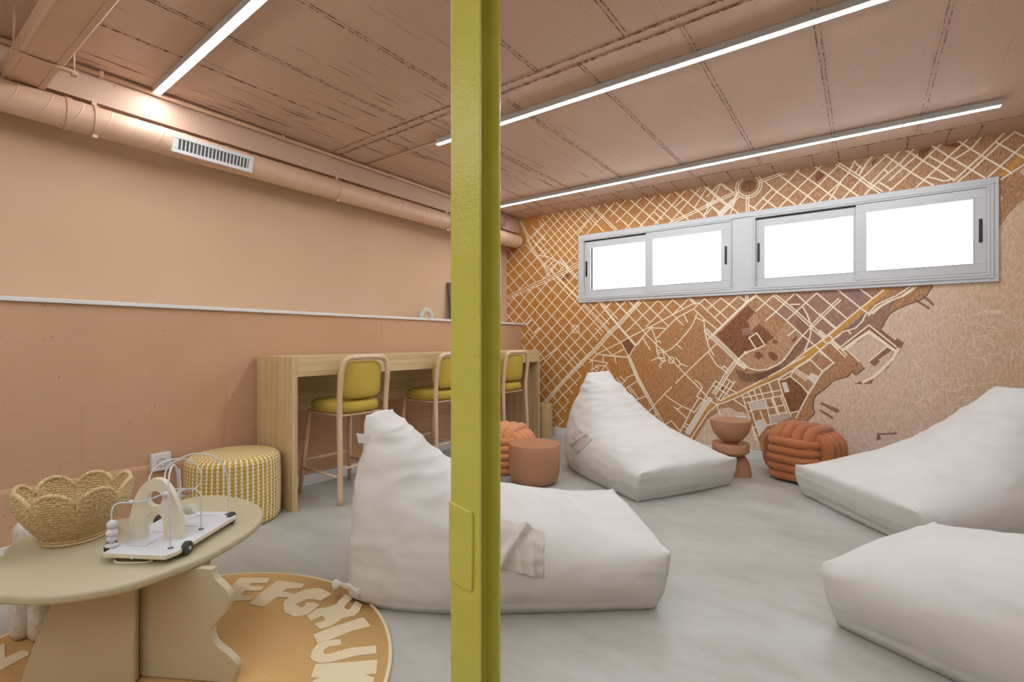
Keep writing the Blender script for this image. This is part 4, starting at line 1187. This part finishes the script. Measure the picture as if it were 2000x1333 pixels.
# wheels on the long sides
wz = 0.026
for (u, v, d) in ((363, 1070, 1.735), (450, 1014, 2.03)):
    c = lp(u, v, d); x0 = max(q.x for q in cs)-0.0
    c = Vector((c.x, c.y, wz)); bm = bmesh.new(); lathe(bm, [(0, -0.009), (0.021, -0.009), (0.024, -0.006), (0.024, 0.006), (0.021, 0.009), (0, 0.009)], 32)
    bmesh.ops.rotate(bm, verts=bm.verts, cent=(0,0,0), matrix=Matrix.Rotation(PI/2, 3, 'Y')); bmesh.ops.translate(bm, verts=bm.verts, vec=c+Vector((0.004, 0, 0))); bmesh.ops.recalc_face_normals(bm, faces=bm.faces)
    wv = sharp(done('wheel', bm, M['wheel'], t)); bm = bmesh.new(); lathe(bm, [(0, -0.002), (0.0055, -0.002), (0.0055, 0.002), (0, 0.002)], 16)
    bmesh.ops.rotate(bm, verts=bm.verts, cent=(0,0,0), matrix=Matrix.Rotation(PI/2, 3, 'Y')); bmesh.ops.translate(bm, verts=bm.verts, vec=c+Vector((0.0145, 0, 0))); sharp(done('hubcap', bm, M['alu'], wv))
for (x, y) in ((-0.129, -0.118), (-0.139, 0.135)):
    bm = bmesh.new(); lathe(bm, [(0, -0.009), (0.021, -0.009), (0.024, -0.006), (0.024, 0.006), (0.021, 0.009), (0, 0.009)], 32)
    bmesh.ops.rotate(bm, verts=bm.verts, cent=(0,0,0), matrix=Matrix.Rotation(PI/2, 3, 'Y')); bmesh.ops.translate(bm, verts=bm.verts, vec=(x, y, wz)); bmesh.ops.recalc_face_normals(bm, faces=bm.faces); sharp(done('wheel', bm, M['wheel'], t))
# arch plate with a round hole and a doorway
def arch():
    d = 1.80; P = lambda u, v: (((u-1000)/FPX*d+1.300), H+(666.5-v)/FPX*d-TZ)
    zb = zd-0.002
    outer = [(255, 1062), (255, 1030), (258, 1005), (266, 975), (276, 955), (290, 940), (305, 934), (320, 937), (333, 950), (345, 972), (354, 1000), (359, 1030), (361, 1062)]
    door = [(322, 1062), (322, 1022), (316, 1004), (305, 999), (294, 1004), (288, 1022), (288, 1062)]
    O = [(q.x, q.y) for q in smooth_pts([(*P(u, v), 0) for u, v in outer], k=4)]; O = [(x, max(z, zb)) for x, z in O]
    D = [(q.x, q.y) for q in smooth_pts([(*P(u, v), 0) for u, v in door], k=4)]; D = [(x, max(z, zb)) for x, z in D]
    hc = P(306, 973); hr = 0.028; Hh = [(hc[0]+hr*math.cos(-2*PI*k/24), hc[1]+hr*math.sin(-2*PI*k/24)) for k in range(24)]
    def clean(L_):
        r = []
        for q in L_:
            if not r or math.hypot(q[0]-r[-1][0], q[1]-r[-1][1]) > 0.0008: r.append(q)
        return r
    loop = clean(O+D); y0, y1 = d-1.86-0.011, d-1.86+0.011; bm = bmesh.new()
    tri = geometry.tessellate_polygon([[Vector((x, z, 0)) for x, z in loop], [Vector((x, z, 0)) for x, z in Hh]]); allp = loop+Hh
    F = [bm.verts.new((x, y0, z)) for x, z in allp]; K = [bm.verts.new((x, y1, z)) for x, z in allp]
    for q in tri:
        for V in (F, K):
            try: bm.faces.new([V[i] for i in q])
            except ValueError: pass
    for L_, off in ((len(loop), 0), (len(Hh), len(loop))):
        for i in range(L_):
            a_, b_ = off+i, off+(i+1) % L_; bm.faces.new((F[a_], F[b_], K[b_], K[a_]))
    bmesh.ops.recalc_face_normals(bm, faces=bm.faces); return done('arch_panel', bm, M['toycream'], t, bevel=0.0015, seg=1, smooth=False)
arch()
def wire(pts, r=0.0028, k=8): return tubeo('wire', smooth_pts([lp(*q) for q in pts], k=k), r, M['toywhite'], t, 8)
Z = lambda x, y: (180+x/5.127, 860+y/5.127)
wire([(*Z(785,1083), 1.70), (*Z(775,800), 1.70), (*Z(765,440), 1.71), (*Z(785,300), 1.74), (*Z(820,250), 1.78), (*Z(850,310), 1.84), (*Z(862,480), 1.95), (*Z(875,560), 1.98)])
wire([(*Z(1352,742), 2.02), (*Z(1360,500), 2.02), (*Z(1345,330), 2.01), (*Z(1260,190), 1.99), (*Z(1130,140), 1.96), (*Z(990,145), 1.93), (*Z(860,200), 1.90), (*Z(760,270), 1.88), (*Z(728,360), 1.86), (*Z(730,420), 1.85)])
wire([(*Z(560,430), 1.82), (*Z(600,320), 1.84), (*Z(700,230), 1.86), (*Z(830,192), 1.90), (*Z(960,200), 1.93), (*Z(1060,270), 1.95), (*Z(1095,370), 1.95), (*Z(1070,450), 1.95), (*Z(1020,488), 1.93)])
wire([(*Z(1090,895), 1.88), (*Z(1092,700), 1.88), (*Z(1088,560), 1.88), (*Z(1050,505), 1.89), (*Z(980,488), 1.91), (*Z(880,490), 1.94), (*Z(820,492), 1.95)])
wire([(*Z(195,1075), 1.72), (*Z(193,800), 1.72), (*Z(200,700), 1.72), (*Z(232,650), 1.73), (*Z(300,628), 1.74), (*Z(430,628), 1.76), (*Z(560,600), 1.78), (*Z(650,565), 1.78), (*Z(735,530), 1.77)])
wire([(*Z(872,290), 1.97), (*Z(880,400), 1.97), (*Z(888,560), 1.97), (*Z(890,800), 1.98)])
def bead(c, r, mat, sc=(1,1,1)):
    bm = bmesh.new(); bmesh.ops.create_uvsphere(bm, u_segments=24, v_segments=14, radius=r, matrix=Matrix.Translation(c) @ Matrix.Diagonal((*sc, 1))); return done('bead', bm, mat, t)
for (x, y, r, sc) in ((200, 845, 0.0165, (1,1,0.95)), (198, 985, 0.0155, (1,1,0.9)), (195, 1055, 0.018, (1.2,1,0.5)), (585, 850, 0.011, (1,1,1)), (390, 620, 0.009, (1,1,0.8))):
    bead(lp(*Z(x, y), 1.72 if x < 300 else (2.0 if x > 500 else 1.75)), r, M['toywhite'], sc)
c = lp(*Z(200, 918), 1.72); bm = bmesh.new(); lathe(bm, [(0, -0.010), (0.018, -0.010), (0.020, 0.0), (0.012, 0.011), (0, 0.011)], 6); bmesh.ops.translate(bm, verts=bm.verts, vec=c); bmesh.ops.recalc_face_normals(bm, faces=bm.faces); done('bead', bm, M['toywhite'], t, smooth=False)
c = lp(*Z(985, 695), 1.93); bm = bmesh.new(); lathe(bm, [(0, -0.017), (0.017, -0.017), (0.020, -0.013), (0.020, 0.013), (0.017, 0.017), (0, 0.017)], 24)
bmesh.ops.rotate(bm, verts=bm.verts, cent=(0,0,0), matrix=Matrix.Rotation(1.35, 3, 'Y')); bmesh.ops.translate(bm, verts=bm.verts, vec=c); bmesh.ops.recalc_face_normals(bm, faces=bm.faces); sharp(done('bead', bm, M['ceram'], t))
bead(lp(*Z(905, 690), 1.95), 0.012, M['toywhite']); bead(lp(*Z(893, 530), 1.96), 0.019, M['toywhite'], (0.9, 0.9, 1.0)); bead(lp(*Z(940, 525), 1.93), 0.012, M['terra'], (1.6, 1, 0.8)); bead(lp(*Z(735, 545), 1.77), 0.009, M['toywhite'])
for (x, y) in ((785, 1083), (1090, 895), (1352, 745)):
    q = lxy(*Z(x, y), BZ); latheo('ferrule', [(0, 0), (0.009, 0), (0.009, 0.0015), (0, 0.002)], M['wheel'], t, 20, (q.x, q.y, zd))
cord = [lxy(u, v, TZ+0.003) for u, v in ((262, 1090), (240, 1087), (226, 1091), (225, 1097), (234, 1100), (260, 1100), (285, 1099), (294, 1097))]
cord[0].z = 0.026; tubeo('pull_cord', smooth_pts([Vector((q.x, q.y, max(q.z, 0.0032))) for q in cord], k=6), 0.003, M['toycream'], t, 8)
q = lxy(296, 1096, TZ+0.005); bm = bmesh.new(); bmesh.ops.create_uvsphere(bm, u_segments=12, v_segments=8, radius=0.006, matrix=Matrix.Translation((q.x, q.y, 0.006))); done('knot', bm, M['toycream'], t)
tubeo('peg', [lp(265, 1084, 1.68), lp(258, 1091, 1.655)], 0.0045, M['toycream'], t, 10)
# ---------------------------------------------------------------- boucle stool behind the table
p = fr(-2.03, 2.05)
t = empty('boucle_stool', (p.x, p.y, 0.0148), YAW, 'white boucle stool with fat round legs behind the wavy table', 'stool')
def fat_leg(x, y, r=0.041, z1=0.33):
    bm = bmesh.new(); lathe(bm, [(0, 0), (r*0.7, 0.002), (r*0.95, 0.02), (r, 0.05), (r, z1), (r*0.8, z1+0.02), (0, z1+0.03)], 28, (x, y, 0)); bmesh.ops.recalc_face_normals(bm, faces=bm.faces)
    for v_ in bm.verts: v_.co += Vector((noise.noise(v_.co*40), noise.noise(v_.co*40+Vector((9,0,0))), 0))*0.004
    done('leg', bm, M['boucle'], t)
fat_leg(0.07, -0.09); fat_leg(0.155, -0.10); fat_leg(0.19, 0.15); fat_leg(-0.01, 0.15)
cushion('seat', 0.33, 0.25, 0.13, M['boucle'], t, 2.6, 0.5, Matrix.Translation((0.060, 0.095, 0.365)))
# ---------------------------------------------------------------- wall socket and things on the ledge
t = empty('wall_socket', (XL+0.0005, 1.25, 0.405), 0, 'white surface-mounted wall socket on the left wall by the ottoman', 'socket')
boxo('housing', (0, -0.055, -0.052), (0.042, 0.055, 0.060), M['white'], t, 0.004, 3)
bm = bmesh.new(); lathe(bm, [(0.0, -0.004), (0.019, -0.004), (0.0215, 0.0), (0.026, 0.0015), (0.0275, 0.0)], 32); bmesh.ops.rotate(bm, verts=bm.verts, cent=(0,0,0), matrix=Matrix.Rotation(PI/2, 3, 'Y')); bmesh.ops.translate(bm, verts=bm.verts, vec=(0.0455, 0, 0.004)); bmesh.ops.recalc_face_normals(bm, faces=bm.faces); done('outlet', bm, M['alu'], t)
LZ = 1.4435
t = empty('arch_ornament', (-3.88, 3.77, LZ), 0, 'small white ribbed arch ornament on the wall ledge', 'ornament')
pts = [(0, 0.078*math.cos(a_), 0.005+0.078*math.sin(a_)+0.012*(math.sin(a_) > 0)) for a_ in [PI*k/40 for k in range(41)]]
pts = [(0, 0.078, 0.0)]+pts+[(0, -0.078, 0.0)]
tubeo('arch', pts, 0.027, M['ceram'], t, 20, rfun=lambda q: 0.026+0.0022*math.sin(q*90))
bx = boxo('leaning_board', (-0.011, 0, 0), (0.011, 0.34, 0.45), M['dkwood'], None, 0.004); bx.location = (-3.93, 4.235, LZ+0.004); bx.rotation_euler = (0, math.radians(-9), 0); tag(bx, 'tall dark brown board leaning on the ledge behind the yellow post', 'board')
t = latheo('ceramic_vase', [(0, 0), (0.052, 0), (0.056, 0.01), (0.062, 0.08), (0.064, 0.13), (0.058, 0.165), (0.040, 0.188), (0.022, 0.196), (0.020, 0.200), (0.015, 0.196), (0, 0.17)], M['ceram'], None, 40, (0, 0, 0)); t.location = (-3.885, 4.93, LZ); tag(t, 'off-white ceramic vase on the ledge just right of the post', 'vase')
# ---------------------------------------------------------------- beanbag loungers
def bag(name_label, origin, heading, L=1.36, W=0.98, PH=0.88, FH=0.26, seed=1, lean=0.10, ridge=0.12, skew=0.0, bk=0.075):
    """origin: floor point under the middle of the back; heading: direction (radians) from back to front"""
    # stations from back to front: base x, base half width, mid half width, top x, top z, top half width, crown of the top middle
    wf = W/2
    S = [(0.030, wf*0.66, wf*0.74, lean-0.015, PH-0.012, ridge, 0.010),
         (0.10, wf*0.80, wf*0.80, lean+0.085, PH*0.915, ridge+0.05, 0.008),
         (0.24, wf*0.90, wf*0.88, 0.36, PH*0.755, ridge+0.13, 0.022),
         (0.44, wf*0.96, wf*0.97, 0.53, PH*0.585, wf*0.60, 0.045),
         (0.68, wf*0.96, wf*1.02, 0.69, PH*0.465, wf*0.76, 0.050),
         (0.95, wf*0.95, wf*1.03, 0.97, PH*0.385, wf*0.88, 0.055),
         (1.16, wf*0.95, wf*1.02, 1.20, (PH*0.34+FH)/2+0.01, wf*0.95, 0.050),
         (L-0.06, wf*0.97, wf*1.0, L, FH, wf*1.0, 0.012)]
    bm = bmesh.new(); rings = []; cre = bm.edges.layers.float.new('crease_edge'); vcr = bm.verts.layers.float.new('crease_vert')
    for (bx_, wb, wm, tx, tz, wt, cr) in S:
        mx = (bx_+tx)/2; mz = tz*0.46; wb *= 0.955
        ring_ = [(bx_, -wb, 0.0), (bx_, 0, 0.0), (bx_, wb, 0.0), (mx, wm*1.04, mz), (tx+skew*(tx < 0.2), wt, tz), (tx, 0, tz+cr), (tx-skew*(tx < 0.2), -wt, tz), (mx, -wm*1.04, mz)]
        rings.append([bm.verts.new(p_) for p_ in ring_])
    for A, B in zip(rings, rings[1:]):
        for k in range(8): bm.faces.new((A[k], A[(k+1) % 8], B[(k+1) % 8], B[k]))
    def cap(r_, c_, flip):
        cv = bm.verts.new(c_)
        for q in ((0, 1, 'c', 7), (1, 2, 3, 'c'), ('c', 3, 4, 5), (7, 'c', 5, 6)):
            f = [cv if k == 'c' else r_[k] for k in q]
            bm.faces.new(f if flip else list(reversed(f)))
    cap(rings[0], (-bk, 0, PH*(0.34 if bk < 0.08 else 0.46)), True); cap(rings[-1], (L+0.030, 0, FH*0.52), False)
    bmesh.ops.recalc_face_normals(bm, faces=bm.faces)
    F_, B_ = rings[-1], rings[0]
    for k in (4, 6): F_[k][vcr] = 0.85
    for k in (0, 2): F_[k][vcr] = 0.55
    for k in (4, 6): B_[k][vcr] = 1.0
    for k in (0, 2): B_[k][vcr] = 0.45
    def setc(a_, b_, c_):
        e = bm.edges.get((a_, b_))
        if e: e[cre] = c_
    for i_, (A, B) in enumerate(zip(rings, rings[1:])):
        ct = 0.4 if i_ == 0 else (0.25 if i_ in (1, 6) else 0.0)
        setc(A[4], B[4], ct); setc(A[6], B[6], ct); setc(A[0], B[0], 0.30); setc(A[2], B[2], 0.30)
    setc(F_[4], F_[5], 0.35); setc(F_[5], F_[6], 0.35); setc(F_[2], F_[3], 0.5); setc(F_[3], F_[4], 0.5); setc(F_[6], F_[7], 0.5); setc(F_[7], F_[0], 0.5)
    setc(B_[4], B_[5], 0.9); setc(B_[5], B_[6], 0.9)
    me = bpy.data.meshes.new('cage'); bm.to_mesh(me); bm.free(); o = bpy.data.objects.new('cage', me); C.objects.link(o)
    md = o.modifiers.new('s', 'SUBSURF'); md.levels = 5; dg = bpy.context.evaluated_depsgraph_get(); dg.update()
    ev = o.evaluated_get(dg); me2 = bpy.data.meshes.new_from_object(ev); bpy.data.objects.remove(o); me2.name = 'bag'
    N3 = noise.noise; off = Vector((seed*13.7, seed*5.1, seed*3.3)); cos_ = [v_.co.copy() for v_ in me2.vertices]; nr = [v_.normal.copy() for v_ in me2.vertices]
    for v_, co, nn in zip(me2.vertices, cos_, nr):
        if nn.z < -0.6: v_.co.z = max(0.0, min(v_.co.z, 0.004)); continue
        x, y, z = co
        g = 0.009*N3(co*2.0+off)+0.0015*N3(co*7+off)
        q = Vector((x*3.2, y*1.2, z*9.0))+off                       # sag folds running round the body
        ridge_ = (1-math.sqrt(N3(q*1.6)**2+0.006))**4
        tall = max(0, min(1, (z-0.25)/0.45)); g += 0.012*ridge_*(0.35+tall)+0.006*(1-math.sqrt(N3(Vector((x*2.2+y, y*2.5-z, z*5+x))+off)**2+0.004))**6
        back = max(0, min(1, (0.5-x)/0.4)); g += 0.014*back*(1-math.sqrt(N3(Vector((x*4-z*3, y*3, z*6+x*4))+off)**2+0.006))**4
        # small pleats near the front corners
        for s in (-1, 1):
            d_ = (Vector((x, y, z))-Vector((L, s*wf, FH))).length
            if d_ < 0.22: g += 0.004*(1-d_/0.22)*N3(co*22+off)
        v_.co = co+nn*g
        if v_.co.z < 0: v_.co.z = 0
    for p_ in me2.polygons: p_.use_smooth = True
    me2.materials.append(M['linen'])
    t = empty('beanbag_lounger', (origin.x, origin.y, 0), heading, name_label, 'beanbag', 'linen beanbag loungers')
    body = link(bpy.data.objects.new('bag_body', me2), t)
    bm = bmesh.new(); bm.from_mesh(me2)
    for _ in range(4): bmesh.ops.smooth_vert(bm, verts=[v_ for v_ in bm.verts if 0.01 < v_.co.z < PH*0.84], factor=0.5, use_axis_x=True, use_axis_y=True, use_axis_z=True)
    bm.to_mesh(me2); bm.free()
    # welt seams along the front corners
    dgm = Matrix.Translation(t.location) @ Matrix.Rotation(heading, 4, 'Z')
    bvh = BVHTree.FromPolygons([v_.co.copy() for v_ in me2.vertices], [list(p_.vertices) for p_ in me2.polygons])
    return t, body, bvh, dgm
def hit(bvh, mtx, u, v):
    inv = mtx.inverted(); o = inv @ Vector((0, 0, H)); d = (inv.to_3x3() @ Vector(ray(u, v))).normalized(); h_ = bvh.ray_cast(o, d); return h_[0], h_[1]
def flap(name, b, corners, n=14, fold=0.010, seed=0, lift=0.004, mat='linen_flap', lab=None):
    t, body, bvh, mtx = b; P = []
    for i in range(n+1):
        for j in range(n+1):
            s, q = i/n, j/n; u = (1-s)*((1-q)*corners[0][0]+q*corners[1][0])+s*((1-q)*corners[3][0]+q*corners[2][0]); v = (1-s)*((1-q)*corners[0][1]+q*corners[1][1])+s*((1-q)*corners[3][1]+q*corners[2][1])
            co, nn = hit(bvh, mtx, u, v)
            if co is None: return None
            G = lambda c_, w_: math.exp(-((q-c_)/w_)**2); f = lift+fold*(G(0.70-0.42*s, 0.07)+0.7*s*G(0.80+0.03*s, 0.05)+0.8*s*G(0.52+0.12*s, 0.05)+0.35*G(0.15+0.15*s, 0.10))+0.006*noise.noise(Vector((s*5, q*5, seed)))
            P.append(co+nn*f)
    bm = bmesh.new(); V = [bm.verts.new(p_) for p_ in P]
    for i in range(n):
        for j in range(n): bm.faces.new((V[i*(n+1)+j], V[i*(n+1)+j+1], V[(i+1)*(n+1)+j+1], V[(i+1)*(n+1)+j]))
    bmesh.ops.recalc_face_normals(bm, faces=bm.faces)
    o = done(name, bm, M[mat], t); k = o.modifiers.new('solid', 'SOLIDIFY'); k.thickness = 0.003; k.offset = 0
    k = o.modifiers.new('subd', 'SUBSURF'); k.levels = 1; k.render_levels = 2
    if lab: tag(o, lab)
    return o
def bag_at(label, r0, d0, r1, d1, **k):
    """back-middle and front-middle floor points by distance right / ahead"""
    a_ = fr(r0, d0); b_ = fr(r1, d1); return bag(label, a_, math.atan2(b_.y-a_.y, b_.x-a_.x), **k)
b1 = bag_at('large pale linen beanbag lounger lying across, just behind the yellow post', -0.81, 2.55, 0.67, 2.65, L=1.50, W=0.98, PH=0.83, FH=0.26, seed=1, ridge=0.125, skew=0.035, lean=0.14, bk=0.085)
b2 = bag_at('pale linen beanbag lounger with tall peak in front of the map wall', 0.82, 4.96, 1.38, 3.84, L=1.30, W=1.04, PH=0.90, FH=0.24, seed=2)
b3 = bag_at('pale linen beanbag lounger at the right edge beside the rust pouf', 3.54, 3.36, 2.49, 3.30, L=1.30, W=1.12, PH=0.88, FH=0.24, seed=3)
b4 = bag_at('low front of a pale linen beanbag, lower right corner of the photo', 2.39, 1.20, 1.78, 2.35, L=1.30, W=1.05, PH=0.86, FH=0.25, seed=4)
flap('side_pocket', b1, ((940, 1005), (1063, 1040), (1060, 1131), (940, 1100)), 36, seed=1, fold=0.03)
flap('side_pocket', b2, ((1126, 834), (1158, 858), (1128, 886), (1114, 866)), 24, seed=2, fold=0.025)
# knotted fabric ear at the near back corner of the first bag
t1, _, bv, mx = b1
bm = bmesh.new(); P0 = mx.inverted() @ at_z(708, 1160, 0.06); P1 = mx.inverted() @ at_z(667, 1150, 0.055); P0.z, P1.z = 0.07, 0.075
tube(bm, smooth_pts([P0, P0.lerp(P1, 0.5)+Vector((0, 0, 0.006)), P1, P1+(P1-P0)*0.25+Vector((0, 0, -0.012))], k=5), 0.02, 12, rfun=lambda q: 0.034-0.030*min(1, q/0.6)**0.7+0.022*max(0, (q-0.6)/0.4)+0.0015*math.sin(q*40))
bmesh.ops.recalc_face_normals(bm, faces=bm.faces); done('corner_tie', bm, M['linen'], t1)
for v_ in b1[1].data.vertices:      # the bag rests on the rug edge
    q = mx @ v_.co
    if q.z < 0.0155 and (Vector((q.x, q.y))-Vector((RC.x, RC.y))).length < RR+0.004: v_.co.z = 0.0155
h_ = hit(bv, mx, 738, 860)[0]
if h_ is not None:
    dd = (mx @ h_-Vector((0, 0, H))).dot(Vector((FX, FY, 0))); bm = bmesh.new(); Q = [mx.inverted() @ at_d(u, v, dd+k) for k in (0, 0.004) for (u, v) in ((696, 846), (722, 850), (722, 868), (700, 866))]
    f = [bm.verts.new(q) for q in Q]
    for idx in ((0,1,2,3),(7,6,5,4),(0,4,5,1),(1,5,6,2),(2,6,7,3),(3,7,4,0)): bm.faces.new([f[i] for i in idx])
    done('care_tag', bm, M['white'], b1[0], bevel=0.001)
